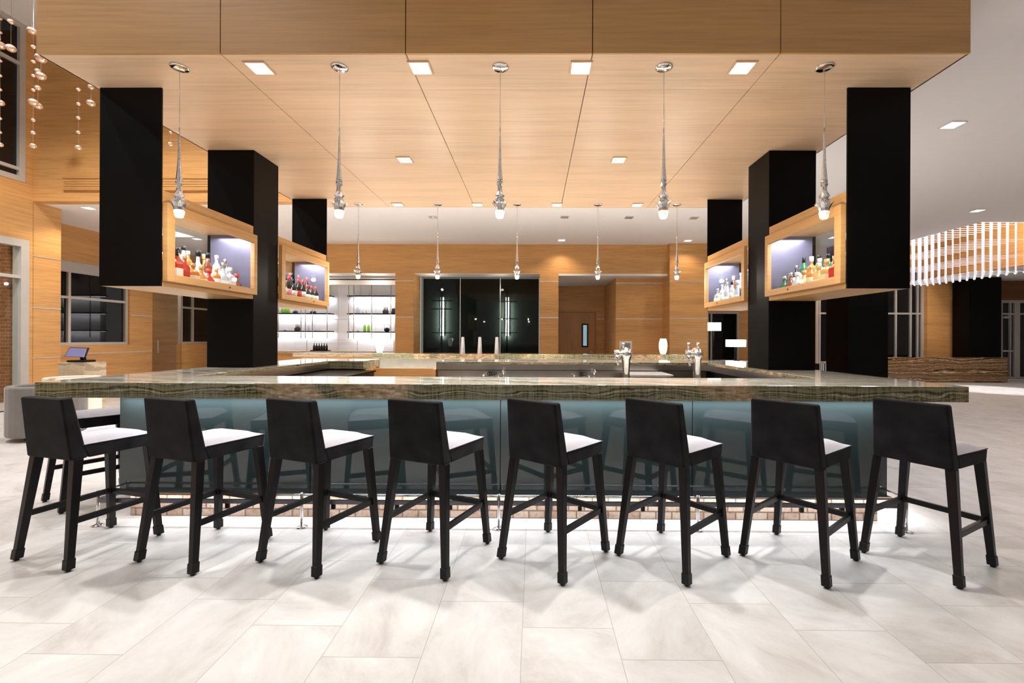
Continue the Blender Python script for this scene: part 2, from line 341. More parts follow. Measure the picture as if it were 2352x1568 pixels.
def window_y(name, label, Y, x0, x1, z0, z1, muls, trans, pane, fr=.06, dep=.1, fm=None):
    r = struct(name, label, ((x0 + x1) / 2, Y, z0))
    f = MB().box(x0, x0 + fr, Y - .01, Y + dep, z0, z1).box(x1 - fr, x1, Y - .01, Y + dep, z0, z1).box(x0 + fr, x1 - fr, Y - .01, Y + dep, z1 - fr, z1).box(x0 + fr, x1 - fr, Y - .01, Y + dep, z0, z0 + fr)
    for x in muls: f.box(x - .03, x + .03, Y - .005, Y + dep - .01, z0 + fr, z1 - fr)
    for z in trans: f.box(x0 + fr, x1 - fr, Y - .002, Y + dep - .012, z - .03, z + .03)
    f.build('window_frame', fm or FRAME, r); B(x0 + fr * .5, x1 - fr * .5, Y + .05, Y + .06, z0 + .02, z1 - .02).build('pane', pane, r); return r
zt1 = atX(58, 152, XW).z; zt2 = atX(58, 392, XW).z
window_x('window_1', 'tall dark clerestory window high on the left wall', XW, -3.5, 8.51, zu, ZH, [5.6, 2.7, -.3], [zt1, zt2], NIGHT, .1, .12)
zt3 = atX(60, 637, XW).z
window_x('window_2', 'full height window at the left edge with brick behind', XW, 5.2, 8.585, .02, zl, [6.9], [zt3], PANE, .14, .16)
st('wall_brick', B(-13.0, XW - .2, 8.4, 8.659, 0, 4.3).box(-13.2, -13.0, 5, 8.66, 0, 4.3), BRK, 'red brick wall seen through the left window')
light('SPOT', (-10.9, 7.3, 3.9), 55, (1, .72, .45), .1, rot=(R(25), 0, 0), spot=100)
# left rear wall
XR2 = -11.2
yA = atX(150, 700, XR2).y; yB = atX(298, 700, XR2).y; yC = atX(350, 700, XR2).y; yD = atX(420, 700, XR2).y
zs = atX(150, 793, XR2).z; zh = atX(147, 596, XR2).z
print('left rear', yA, yB, yC, yD, zs, zh)
m = B(XR2 - .2, XR2, 9.17, yA - .25, 0, ZC).box(XR2 - .2, XR2, yA - .25, yB, 0, zs).box(XR2 - .2, XR2, yA - .25, yB, zh, ZC).box(XR2 - .2, XR2, yB, yC, 0, ZC).box(XR2 - .2, XR2, yC, 15.9, 3.2, ZC).box(XR2 - .2, XR2, yD, 15.9, 0, zs)
st('wall_left_rear', m, WV, 'oak wall with a dark window behind the register stand')
ztr = atX(170, 683, XR2).z
window_x('window_3', 'dark window with white frame behind the register stand', XR2 - .06, yA - .25, yB, zs, zh, [yA + .15], [ztr], NIGHT, .07, .1, head=.2)
r = struct('door_1', 'frameless glass door left of the black column', (XR2, (yC + yD) / 2, 0))
B(XR2 - .06, XR2 - .045, yC + .01, yD, .01, 3.18).build('door_leaf', PANE, r)
B(XR2 + .02, XR2 + .05, yC + .12, yC + .17, .95, 1.32).build('door_handle', CHR, r, bevel=.005)
window_x('window_4', 'narrow white framed window beyond the glass door', XR2 - .06, yD, 15.9, zs, 3.2, [yD + .5], [ztr], NIGHT, .06, .1)
st('wall_rear', B(-11.4, -8.6, 15.9, 16.1, 0, ZC), WV, 'oak wall at the far end of the left passage')
light('SPOT', (XR2 - .8, 13.4, 3.5), 60, WARM, .1, spot=140)  # added spot to brighten the oak beyond the glass door
st('wall_beyond', B(XR2 - 1.6, XR2 - 1.5, 11.5, 16.5, 0, 3.6), WV, 'oak wall beyond the glass door')
st('trim_2', B(XR2, XR2 + .006, yB + .05, yC - .02, atX(310, 724, XR2).z - .012, atX(310, 724, XR2).z + .012).box(XR2, XR2 + .006, 9.6, yC - .02, .99, 1.012), STRIP, 'satin metal strips on the left rear oak wall')
za, zb, zc_ = atX(75, 587, XW).z, atX(75, 706, XW).z, atX(75, 822, XW).z
st('trim_3', B(XW, XW + .006, 8.65, 9.17, za - .01, za + .01).box(XW, XW + .006, 8.65, 9.17, zb - .01, zb + .01).box(XW, XW + .006, 8.65, 9.17, zc_ - .01, zc_ + .01), STRIP, 'satin metal strips on the left oak pilaster')
# vent in the bulkhead
r = thing('slot_vent', 'long horizontal linear air slot in the oak bulkhead wall', 'air vent', (-6, 8.65, 4.28))
v0 = atY(148, 412, 8.65); v1 = atY(148, 434, 8.65)
B(v0.x, -4.0, 8.62, 8.649, v1.z - .03, v0.z + .03).box(v0.x, -4.0, 8.60, 8.62, v0.z + .01, v0.z + .03).box(v0.x, -4.0, 8.60, 8.62, v1.z - .03, v1.z - .01).build('vent_frame', WV, r)
m = MB()
for i in range(5): z = v1.z + (v0.z - v1.z) * i / 4; m.box(v0.x + .02, -4.02, 8.61, 8.62, z - .004, z + .004)
m.build('slat', WF, r)
# back wall with three openings
o1x, o2a, o2b, o3a, o3b = -3.97, -3.44, .166, .70, 3.80
m = B(-8.3, 3.84, YB, YB + .25, 3.275, ZC).box(-8.5, -8.0, YB, YB + .25, 0, ZC).box(o1x, o2a, YB, YB + .75, 0, 3.275).box(o2b, o3a, YB, YB + .75, 0, 3.275)
m.box(3.80, 4.87, YB - .2, 15.9, 0, ZC).box(o3a, 3.8, 15.1, 15.3, 0, 3.3).box(2.42, 3.8, 13.0, 15.1, 0, 3.22)
st('wall_back', m, WV, 'light oak back wall with three recessed openings')
st('ceiling_niche', B(o2a, o2b, YB + .004, 13.45, 3.262, 3.274).box(o3a, 3.8, YB + .004, 15.1, 3.215, 3.274).box(-8.0, o1x, YB + .004, 14.0, 3.262, 3.274), WHT, 'white ceilings of the back wall recesses')
def strips(zz, spans, nm, lab):
    m = MB()
    for x0, x1, Y, z in spans: m.box(x0, x1, Y - .006, Y, z - .011, z + .011)
    st(nm, m, STRIP, lab)
z1 = atY(930, 645, YB).z; z2 = atY(930, 728, YB).z
strips(0, [(o1x, o2a, YB, z1), (o1x, o2a, YB, z2), (o2b, o3a, YB, z1), (o2b, o3a, YB, z2), (2.42, 3.8, 13.0, atY(1450, 650, 13).z), (2.42, 3.8, 13.0, atY(1450, 732, 13).z), (o3a, 2.42, 15.1, atY(1330, 654, 15.1).z), (2.12, 2.42, 15.1, atY(1380, 732, 15.1).z), (3.8, 4.87, YB - .2, atY(1580, 646, 12.35).z), (3.8, 4.87, YB - .2, atY(1580, 731, 12.35).z)], 'trim_4', 'satin metal strips across the oak back wall')
# door in the third recess
p0 = atY(1284, 715, 15.1); p1 = atY(1366, 715, 15.1)
r = struct('door_2', 'oak door with a narrow vision panel in the back recess', ((p0.x + p1.x) / 2, 15.1, 0))
B(p0.x, p1.x, 15.07, 15.1, 0, p0.z - .04).build('door_leaf', WD, r, bevel=.004)
B(p0.x - .06, p0.x - .01, 15.05, 15.1, 0, p0.z + .02).box(p1.x + .01, p1.x + .06, 15.05, 15.1, 0, p0.z + .02).box(p0.x - .01, p1.x + .01, 15.05, 15.1, p0.z - .03, p0.z + .02).build('door_frame', WD, r)
a = atY(1336, 743, 15.07); b = atY(1351, 797, 15.07)
B(a.x, b.x, 15.055, 15.07, b.z, a.z).build('vision_panel_frame', BLKP, r); B(a.x + .05, b.x - .05, 15.045, 15.055, b.z + .05, a.z - .05).build('pane', BLUEG, r)
B(p1.x - .16, p1.x - .06, 15.03, 15.07, .93, 1.0).build('door_handle', CHR, r)
for x, e in ((-2.9, 5), (-1.0, 3), (-4.6, 7), (-6.2, 7)): light('POINT', (x, 12.72, 2.95), e, (1, .93, .86), .04)
# opening 1: white display wall
st('wall_display', B(-8.7, o1x, 14.0, 14.2, 0, 3.5).box(o1x, o1x + .1, YB + .75, 14.0, 0, 3.3), WWALL, 'white backlit panelled wall behind the glass shelves')
st('trim_5', B(-8, o1x, 13.0, 13.06, 2.99, 3.19), WHT, 'cream valance over the display opening')
st('trim_6', B(-8, o1x, 12.98, 13.0, 3.13, 3.16), BLKP, 'black track line over the display opening')
m = MB()
for x in (-7.0, -6.25, -5.05, -4.45): m.box(x - .004, x + .004, 13.992, 14.0, 1.0, 3.0)
m.box(-8, o1x, 13.992, 14.0, 2.015, 2.022)
st('trim_7', m, STRIP, 'thin joints between the white display wall panels')
# opening 2: dark glass cabinet front
r = thing('dark_glass_cabinet', 'wide cabinet with three tall black glass doors in the middle recess', 'cabinet', ((o2a + o2b) / 2, 13.3, 0))
B(o2a + .01, o2b - .01, 13.62, 13.7, .02, 3.26).build('cabinet_back', DKGR, r)
s1 = atY(1057, 700, 13.3).x; s2 = atY(1149, 700, 13.3).x
for x0, x1 in ((o2a + .02, s1 - .012), (s1 + .012, s2 - .012), (s2 + .012, o2b - .02)): B(x0, x1, 13.3, 13.31, .03, 3.25).build('door', TINT, r)
B(s1 - .01, s1 + .01, 13.29, 13.315, .03, 3.25).box(s2 - .01, s2 + .01, 13.29, 13.315, .03, 3.25).build('door_trim', STRIP, r)
for px in (1015, 1165):
    x = atY(px, 700, 13.5).x
    B(x - .05, x + .05, 13.56, 13.58, atY(px, 771, 13.5).z, atY(px, 682, 13.5).z).build('light_tube', LEDG, r)
    B(x - .022, x + .022, 13.45, 13.50, .9, 2.9).build('post', BLKP, r)
    for py in ((691, 710, 764) if px == 1015 else (693, 732, 764)):
        z = atY(px, py, 13.5).z; B(x - .28, x + .32, 13.36, 13.54, z - .012, z + .012).build('shelf', BLKP, r)
    light('AREA', (x, 13.52, 2.0), 34, (.86, 1, .92), .05, 1.1, rot=(R(90), 0, 0))
# right rear wall, Y = 15.9
YR = 15.9
def xr(px): return atY(px, 760, YR).x
def zr(py, px=1700): return atY(px, py, YR).z
zt = 2.37
m = B(4.87, xr(1627), YR, YR + .2, 0, 5.2).box(xr(1627), xr(1697), YR, YR + .2, zt + .03, 5.2).box(xr(1627), xr(1697), YR, YR + .2, 0, .62).box(xr(1697), xr(1875), YR, YR + .2, 0, 5.2)
m.box(xr(2121), xr(2188), YR - .15, YR + .2, 0, 5.2).box(xr(1875), xr(2121), YR, YR + .2, 4.05, 5.2)
st('wall_right_rear', m, WV, 'oak wall panels between the dark windows at the right rear')
st('wall_entrance', B(xr(2188), 20.2, YR, YR + .2, zr(689, 2300), 3.6), WDK, 'dark oak header over the entrance doors')
st('wall_light_block', B(.8, 20.2, -4.2, -4.0, 0, ZC), WHT, 'unseen wall behind the viewer, added to shade the right side')  # unseen wall added to block world light from the right front
st('wall_right', B(20.0, 20.2, -4, 16, 0, ZC), WHT, 'pale wall at the far right')
window_y('window_5', 'dark window with metal frame behind the lamps', YR, xr(1624), xr(1697), .62, zt + .03, [xr(1634)], [], NIGHT)
window_y('window_6', 'tall dark glazing with grey mullions right of the big column', YR, xr(1874), xr(2121), .55, 4.05, [xr(1883), xr(1945), xr(2058), xr(2092), xr(2108)], [zt], NIGHT, .09)
window_y('window_7', 'dark glazing between the oak pier and the black entrance column', YR, xr(2188), xr(2226), .02, zr(689, 2300), [], [zt], NIGHT)
r = window_y('door_3', 'dark glass entrance door with grey frame at the right edge', YR, xr(2296), xr(2336), .02, zr(689, 2300), [xr(2321)], [zt], NIGHT, .1)
B(xr(2300), xr(2322), YR - .08, YR - .05, 1.02, 1.07).build('door_handle', CHR, r); B(xr(2302), xr(2318), YR - .08, YR - .01, 2.2, 2.29).build('door_closer', STEEL, r)
window_y('window_8', 'dark entrance glazing at the right edge', YR, xr(2336), 20, .02, zr(689, 2300), [], [zt], NIGHT, .1)

# ================================================================== CANOPY AND COLUMNS
CX0, CX1, CY0, CY1, CZ = -3.55, 3.05, 3.1, 6.75, 3.43
cp = thing('canopy', 'large light oak canopy suspended over the whole bar', 'canopy', (-.25, 4.9, CZ))
seams = [CX0, -2.231, -.915, .406, 1.725, CX1]; rows = [CY0 + .015, 3.56, 4.238, 4.916, 5.594, 6.272, CY1 - .015]
B(CX0 + .015, CX1 - .015, CY0 + .015, CY1 - .015, CZ + .018, ZC - .002).build('core', BLKP, cp)
m = MB(); g = .0035
for i in range(5):
    for j in range(6): m.box(seams[i] + g, seams[i + 1] - g, rows[j] + .0012, rows[j + 1] - .0012, CZ, CZ + .018)
m.build('soffit', WS, cp)
m = MB()
for i in range(5): m.box(seams[i] + g, seams[i + 1] - g, CY0, CY0 + .015, CZ, ZC - .01).box(seams[i] + g, seams[i + 1] - g, CY1 - .015, CY1, CZ, ZC - .01)
m.box(CX0, CX0 + .015, CY0 + .016, CY1 - .016, CZ, ZC - .01).box(CX1 - .015, CX1, CY0 + .016, CY1 - .016, CZ, ZC - .01)
m.build('fascia', WF, cp)
def downlight(x, y, z, s, label, group, fm=WS, dm=DIFF):
    t = thing('recessed_downlight', label, 'ceiling light', (x, y, z - .012), group)
    B(x - s, x + s, y - s, y + s, z - .004, z - .0005).build('diffuser', dm, t)
    q = s + .012
    B(x - q, x + q, y - q, y - s, z - .012, z - .0005).box(x - q, x + q, y + s, y + q, z - .012, z - .0005).box(x - q, x - s, y - s, y + s, z - .012, z - .0005).box(x + s, x + q, y - s, y + s, z - .012, z - .0005).build('trim', fm, t)
ordn = ['first', 'second', 'third', 'fourth', 'fifth', 'sixth', 'seventh', 'eighth', 'ninth', 'tenth', 'eleventh', 'twelfth', 'thirteenth', 'fourteenth', 'fifteenth', 'sixteenth', 'seventeenth', 'eighteenth', 'nineteenth', 'twentieth', 'twenty-first', 'twenty-second', 'twenty-third', 'twenty-fourth', 'twenty-fifth', 'twenty-sixth']
for i, (x, y) in enumerate(CAN): downlight(x, y, CZ, .068, f'lit square downlight, {ordn[i]} from left in the front row under the canopy', 'square lights in the canopy')
for i, (x, y) in enumerate(CANM): downlight(x, y, CZ, .068, f'lit square downlight in the middle of the canopy, {["left","right"][i]} one of the two', 'square lights in the canopy')
for i, (x, y) in enumerate(CANR): downlight(x, y, CZ, .068, f'lit square downlight, {ordn[i]} from left in the rear row under the canopy', 'square lights in the canopy')
for i, (px, py, lab) in enumerate([(2188, 286, 'near the top right'), (2245, 483, 'just above the rod chandelier')]):
    p = atZ(px, py, ZC); downlight(p.x, p.y, ZC, .085, f'square downlight in the grey right ceiling, {lab}', 'square lights in the grey ceiling', STRIP)
for i, (px, py) in enumerate([(1290, 551), (1580, 552), (452, 548), (203, 477)]):
    p = atZ(px, py, ZC); downlight(p.x, p.y, ZC, .085, ['small lit downlight over the oak wall right of centre', 'small lit downlight over the rightmost oak pier', 'small lit downlight seen through the left liquor cabinet', 'lit downlight in the low ceiling at far left'][i], 'lights in the low rear ceiling', WHT)
for i, (px, py) in enumerate([(995, 498), (1297, 498), (1445, 499), (1594, 500)]):
    p = atZ(px, py, ZC); t = thing('ceiling_vent', f'small grey square ceiling grille, {ordn[i]} from left behind the canopy', 'air vent', (p.x, p.y, ZC - .01), 'grey grilles in the rear ceiling')
    B(p.x - .09, p.x + .09, p.y - .09, p.y + .09, ZC - .01, ZC - .0005).build('frame', FRAME, t)
    m = MB()
    for k in range(5): m.box(p.x - .075, p.x + .075, p.y - .075 + k * .034, p.y - .06 + k * .034, ZC - .014, ZC - .01)
    m.build('slat', STEEL, t)

P = dict(L=(-3.51, -3.01), R=(2.495, 2.992))
for s, x in (('left', P['L']), ('right', P['R'])):
    t = MB().box(x[0], x[1], 4.694, 5.148, 1.0955, CZ - .001).build('column', BLK, bevel=.004)
    tag(t, f'square black column standing through the {s} leg of the bar up to the canopy', 'column')
# liquor cabinets: unit = end plate + header + base box + framed glass doors on both long sides
def cabinet(side, y0, y1, plate_near, label):
    x0, x1 = P[side]; s = 1 if side == 'L' else -1
    xi = x1 if side == 'L' else x0; xo = x0 if side == 'L' else x1      # inner (bar) face, outer face
    t = thing('liquor_cabinet', label, 'cabinet', ((x0 + x1) / 2, (y0 + y1) / 2, 1.83), 'hanging glazed liquor cabinets')
    py = (y0, y0 + .014) if plate_near else (y1 - .014, y1)
    B(x0, x1, *py, 1.83, CZ - .001).build('end_panel', BLK, t)
    if plate_near: ya, yb = y0 + .014, y1 - .003
    else: ya, yb = y0 + .003, y1 - .014
    B(min(xi, xo + s * .046), max(xi, xo + s * .046), yb - .012, yb, 1.886, 2.51).build('inner_panel', PURP, t)
    B(x0 + .002, x1 - .002, ya, yb, 1.83, 1.872).box(min(xi, xo + s * .045), max(xi, xo + s * .045), ya + .012, yb - .012, 1.872, 1.885).build('base', WF, t)
    B(x0 + .002, x1 - .002, ya, yb, 2.512, 2.61).build('header', WF, t)
    B(xo + s * .004, xo + s * .010, ya, yb, 1.886, 2.511).build('pane', PANE, t)
    for xf, sg in ((xi, s),):
        fa, fb = sorted((xf + sg * .001, xf + sg * .045)) if xf == xi else sorted((xf - sg * .002, xf - sg * .042)); f = MB()
        f.box(fa, fb, ya, ya + .075, 1.872, 2.51).box(fa, fb, yb - .05, yb, 1.872, 2.51).box(fa, fb, ya + .075, yb - .05, 1.872, 1.935).box(fa, fb, ya + .075, yb - .05, 2.425, 2.51)
        fr = f.build('door_frame', WF, t, bevel=.003)
        fm = (fa + fb) / 2; B(fm - .003, fm + .003, ya + .075, yb - .05, 1.935, 2.425).build('pane', PANE, fr)
        MB().tube((fb if sg > 0 else fa, (ya + yb) / 2 + .15, 1.903), ((fb if sg > 0 else fa) + sg * .004, (ya + yb) / 2 + .15, 1.903), .009, 10).build('lock', BLKP, fr)
    for q, (qa, qb) in enumerate(((.148, .292), (.293, .44))): B(*sorted((xi - s * qa, xi - s * qb)), ya + .02, yb - .02, 1.886, 1.886 + .055 * (q + 1)).build('bottle_step', WWALL, t)
    B(xi - s * .02 - .008, xi - s * .02 + .008, ya + .06, yb - .04, 2.485, 2.498).build('light_strip', LEDC, t)
    light('AREA', ((x0 + x1) / 2, (ya + yb) / 2, 2.48), 22, COOL, .30, yb - ya - .1)
    return ya, yb
cabs = {}
cabs['LF'] = cabinet('L', 3.522, 4.694, True, 'hanging oak liquor cabinet at left front, between the black panel and column')
cabs['LR'] = cabinet('L', 5.148, 6.362, False, 'hanging oak wine cabinet at left rear, behind the black column')
cabs['RF'] = cabinet('R', 3.524, 4.694, True, 'hanging oak liquor cabinet at right front, beside the black panel')
cabs['RR'] = cabinet('R', 5.148, 6.362, False, 'hanging oak liquor cabinet at right rear with clear bottles')

# ================================================================== BOTTLES
def glaz(name, col, rough=.08, tr=0.0): return plain(name, col, rough, noise=0, coat=.3, trans=tr)
LQ = dict(amber=glaz('amber_liquor', (.62, .22, .04)), red=glaz('red_liquor', (.50, .035, .02)), brown=glaz('brown_liquor', (.22, .06, .02)), clear=glaz('clear_liquor', (.72, .74, .78), .05, .35),
          gold=glaz('golden_liquor', (.75, .42, .12)), green=glaz('green_bottle_glass', (.02, .16, .06)), dark=glaz('dark_wine_glass', (.012, .012, .012)), olive=glaz('olive_wine_glass', (.12, .12, .03)), blue=glaz('pale_blue_glass', (.35, .45, .60), .05, .3))
CAPC = dict(black=BLKP, white=plain('white_cap', (.8, .8, .8), .4, noise=0), gold=plain('gold_cap', (.75, .55, .28), .3, .6, noise=0), red=plain('red_foil', (.62, .06, .04), .35, noise=0), silver=STEEL, wood=plain('cork_cap', (.5, .3, .15), .7, noise=0))
LBL = dict(white=plain('white_label', (.8, .79, .75), .6, noise=0), black=plain('black_label', (.02, .02, .02), .5, noise=0), cream=plain('cream_label', (.75, .66, .48), .6, noise=0), red=plain('red_label', (.55, .05, .05), .5, noise=0), pink=plain('pink_label', (.75, .35, .38), .5, noise=0))
def bottle(kind, liq, cap, lab, x, y, z, h, label, group, cat='bottle'):
    t = thing('liquor_bottle' if kind != 'wine' else 'wine_bottle', label, cat, (x, y, z), group)
    if kind == 'wine': r = .038; pr = [(r * .9, 0), (r, .01), (r, .60 * h), (r * .82, .66 * h), (.016, .76 * h), (.014, .86 * h)]; lb = (.2, .48); cp = (.0155, .80, 1.0)
    elif kind == 'tall': r = .036; pr = [(r * .9, 0), (r, .008), (r, .62 * h), (r * .7, .70 * h), (.014, .76 * h), (.013, .9 * h)]; lb = (.14, .5); cp = (.016, .86, 1.0)
    elif kind == 'round': r = .05; pr = [(r * .7, 0), (r * .95, .03), (r, .25 * h), (r * .9, .42 * h), (.02, .6 * h), (.015, .66 * h), (.015, .84 * h)]; lb = (.12, .34); cp = (.022, .82, 1.0)
    elif kind == 'square': r = .05; pr = [(r * .95, 0), (r, .01), (r, .58 * h), (r * .85, .64 * h), (.017, .72 * h), (.015, .86 * h)]; lb = (.15, .45); cp = (.019, .83, 1.0)
    else: r = .042; pr = [(r * .9, 0), (r, .01), (r * .86, .4 * h), (r, .56 * h), (.018, .70 * h), (.015, .86 * h)]; lb = (.1, .34); cp = (.018, .84, 1.0)
    n = 4 if kind == 'square' else 14
    M = Matrix.Rotation(PI / 4, 3, 'Z') if n == 4 else None
    pr = [(a, b) for a, b in pr]
    MB().lathe(pr, (x, y, z), n, n > 4, M).build('glass_body', LQ[liq], t, bevel=.006 if n == 4 else 0)
    MB().lathe([(cp[0], cp[1] * h), (cp[0], cp[2] * h)], (x, y, z), 12).build('cap', CAPC[cap], t)
    if lab:
        rr = r + .0012
        if n == 4: MB().lathe([(rr, lb[0] * h), (rr, lb[1] * h)], (x, y, z), 4, False, M).build('label', LBL[lab], t)
        else: MB().lathe([(rr, lb[0] * h), (rr, lb[1] * h)], (x, y, z), 14).build('label', LBL[lab], t)
    return t
rnd = random.Random(4)
CABN = dict(LF='left front', LR='left rear', RF='right front', RR='right rear')
def fill(key, specs):
    ya, yb = cabs[key]; side = key[0]; x0, x1 = P[side]; xi = x1 if side == 'L' else x0; s = 1 if side == 'L' else -1
    rows = {0: 'inner', 1: 'middle', 2: 'outer'}
    for row in (0, 1, 2):
        sp = [q for q in specs if q[0] == row]; n = len(sp)
        for i, (_, kind, liq, cap, lab, h) in enumerate(sp):
            y = ya + .13 + (yb - ya - .25) * (i + .35 * (row == 1)) / max(n - 1 + .35, 1); x = xi - s * (.075 + .145 * row)
            nm = {'wine': 'wine', 'tall': 'slim', 'round': 'round', 'square': 'square', 'curvy': 'waisted'}[kind]
            bottle(kind, liq, cap, lab, x, y, 1.8865 + .055 * row, h, f'{nm} {liq} bottle with {cap} cap, {ordn[i]} in {rows[row]} row of {CABN[key]} cabinet', f'bottles in the {CABN[key]} cabinet')
fill('LF', [(0, 'curvy', 'red', 'black', 'black', .27), (0, 'square', 'red', 'black', 'white', .28), (0, 'curvy', 'red', 'gold', None, .26), (0, 'square', 'amber', 'wood', 'cream', .20), (0, 'round', 'amber', 'gold', 'cream', .20), (0, 'round', 'red', 'red', None, .18), (0, 'tall', 'amber', 'gold', 'white', .20), (0, 'round', 'clear', 'silver', 'white', .27), (0, 'square', 'clear', 'white', 'white', .24), (0, 'round', 'brown', 'red', None, .19),
            (1, 'tall', 'red', 'black', 'white', .36), (1, 'square', 'amber', 'gold', 'cream', .30), (1, 'curvy', 'brown', 'black', 'white', .29), (1, 'tall', 'amber', 'white', 'cream', .28), (1, 'round', 'clear', 'black', 'white', .31), (1, 'curvy', 'brown', 'black', 'cream', .31), (1, 'tall', 'clear', 'white', 'white', .31), (1, 'tall', 'clear', 'silver', None, .29),
            (2, 'tall', 'amber', 'gold', 'white', .30), (2, 'square', 'red', 'red', 'cream', .27), (2, 'tall', 'clear', 'black', None, .30), (2, 'round', 'amber', 'gold', None, .27)])
fill('LR', [(0, 'wine', 'olive', 'white', 'white', .31), (0, 'wine', 'olive', 'white', 'cream', .31), (0, 'wine', 'dark', 'red', 'pink', .30), (0, 'wine', 'dark', 'black', 'white', .28), (0, 'wine', 'dark', 'red', 'red', .30), (0, 'wine', 'dark', 'red', 'white', .30), (0, 'wine', 'dark', 'red', 'white', .25), (0, 'wine', 'dark', 'red', 'cream', .25), (0, 'wine', 'dark', 'red', 'white', .25),
            (1, 'wine', 'olive', 'white', 'white', .33), (1, 'wine', 'dark', 'red', 'white', .33), (1, 'wine', 'dark', 'red', 'red', .33), (1, 'wine', 'dark', 'red', 'white', .33), (1, 'wine', 'dark', 'red', 'cream', .33),
            (2, 'wine', 'olive', 'gold', 'white', .32), (2, 'wine', 'dark', 'red', 'white', .32), (2, 'wine', 'dark', 'black', 'cream', .32)])
fill('RR', [(0, 'square', 'clear', 'white', 'white', .27), (0, 'tall', 'clear', 'silver', 'black', .30), (0, 'round', 'clear', 'white', 'white', .28), (0, 'tall', 'clear', 'black', 'white', .28), (0, 'curvy', 'clear', 'silver', 'white', .29), (0, 'tall', 'clear', 'white', 'white', .28), (0, 'square', 'clear', 'silver', 'white', .24),
            (1, 'tall', 'clear', 'black', 'white', .34), (1, 'tall', 'blue', 'silver', None, .36), (1, 'tall', 'clear', 'white', None, .35), (1, 'curvy', 'brown', 'white', 'white', .34), (1, 'tall', 'clear', 'silver', 'white', .33),
            (2, 'tall', 'blue', 'white', None, .34), (2, 'tall', 'clear', 'black', None, .33), (2, 'round', 'clear', 'white', 'white', .33)])
fill('RF', [(0, 'tall', 'clear', 'white', 'white', .26), (0, 'square', 'red', 'gold', None, .25), (0, 'square', 'gold', 'gold', 'cream', .24), (0, 'round', 'gold', 'gold', 'white', .21), (0, 'tall', 'amber', 'gold', 'cream', .22), (0, 'round', 'gold', 'wood', None, .19), (0, 'round', 'clear', 'white', 'white', .19), (0, 'round', 'brown', 'silver', None, .20), (0, 'round', 'green', 'silver', None, .18),
            (1, 'tall', 'red', 'wood', 'red', .37), (1, 'round', 'brown', 'black', None, .34), (1, 'square', 'gold', 'wood', 'cream', .29), (1, 'tall', 'green', 'black', 'white', .27), (1, 'curvy', 'clear', 'white', 'white', .25), (1, 'square', 'amber', 'white', None, .29), (1, 'wine', 'green', 'green' if 0 else 'black', 'white', .31), (1, 'tall', 'dark', 'silver', 'white', .24),
            (2, 'tall', 'clear', 'gold', 'white', .30), (2, 'wine', 'green', 'black', None, .32), (2, 'tall', 'green', 'black', None, .27)])

# ================================================================== THE BAR
poly = [(-3.55, 3.1), (3.047, 3.1), (3.047, 6.75), (-1.35, 6.75), (-1.35, 6.08), (2.40, 6.08), (2.40, 3.69), (-2.86, 3.69), (-2.86, 6.1), (-2.37, 6.1), (-2.37, 6.76), (-3.55, 6.76)]
ct = MB().prism(poly, .985, 1.095).build('countertop', ONX, bevel=.004)
ct.data.materials.append(ONXT)
for p in ct.data.polygons:
    if p.normal.z > .9: p.material_index = 1
tag(ct, 'thick veined olive onyx bar top running round all sides of the bar', 'countertop')
bb = thing('bar_counter', 'bar front of dark teal glass panels over a small onyx tile plinth', 'bar counter', (-.25, 4.9, 0))
gx = [-3.223, -1.732, -.255, 1.226, 2.721]
for i in range(4): B(gx[i] + .003, gx[i + 1] - .003, 3.40, 3.412, .19, .955).build('glass_panel', TEAL, bb)
for a, b in ((3.42, 4.5), (4.5, 5.58), (5.58, 6.42)):
    B(gx[0], gx[0] + .012, a + .003, b - .003, .19, .955).build('glass_panel', TEAL, bb); B(gx[4] - .012, gx[4], a + .003, b - .003, .19, .955).build('glass_panel', TEAL, bb)
w = MB().box(-3.20, 2.70, 3.47, 3.64, 0, .186).box(-3.20, -2.98, 3.64, 6.4, 0, .186).box(2.48, 2.70, 3.64, 6.4, 0, .186).box(-1.33, 2.48, 6.2, 6.4, 0, .186).box(-2.98, -2.40, 6.2, 6.4, 0, .186)
w.build('tile_plinth', PLIN, bb)
w = MB().box(-3.20, 2.70, 3.414, 3.64, .19, .983).box(-3.20, -2.92, 3.64, 6.4, .19, .983).box(2.45, 2.70, 3.64, 6.4, .19, .983).box(-1.33, 2.45, 6.12, 6.4, .19, .983).box(-2.92, -2.42, 6.14, 6.4, .19, .983)
w.build('carcass', BLKP, bb)
MB().box(-3.24, 2.74, 3.385, 3.413, .957, .984).box(-3.24, -3.21, 3.413, 6.42, .957, .984).box(2.71, 2.74, 3.413, 6.42, .957, .984).build('top_channel', STEEL, bb)
for x in (-1.05, .1, .62, 1.9, -2.4): B(x - .08, x + .08, 3.30, 3.384, .974, .984).build('support_plate', STEEL, bb, bevel=.003)
# stainless lining on the inner side
B(-1.33, 2.38, 6.052, 6.079, .985, 1.064).build('steel_edge', STEEL, bb); B(-1.33, 2.38, 6.09, 6.119, .25, .975).build('steel_back', STEEL, bb)
B(2.37, 2.399, 3.72, 6.05, .985, 1.064).build('steel_edge', STEEL, bb); B(-2.858, -2.83, 3.70, 6.10, .985, 1.064).build('steel_edge', STEEL, bb)
B(-1.40, -1.355, 6.06, 6.6, .0, .984).build('end_post', WV, bb); B(-2.41, -2.375, 6.2, 6.6, .0, .984).build('end_post', WV, bb)
tag(B(-2.355, -1.425, 6.42, 6.46, .12, .976).build('service_gate', WV, bevel=.004), 'low oak swing gate closing the gap in the bar rear', 'gate')
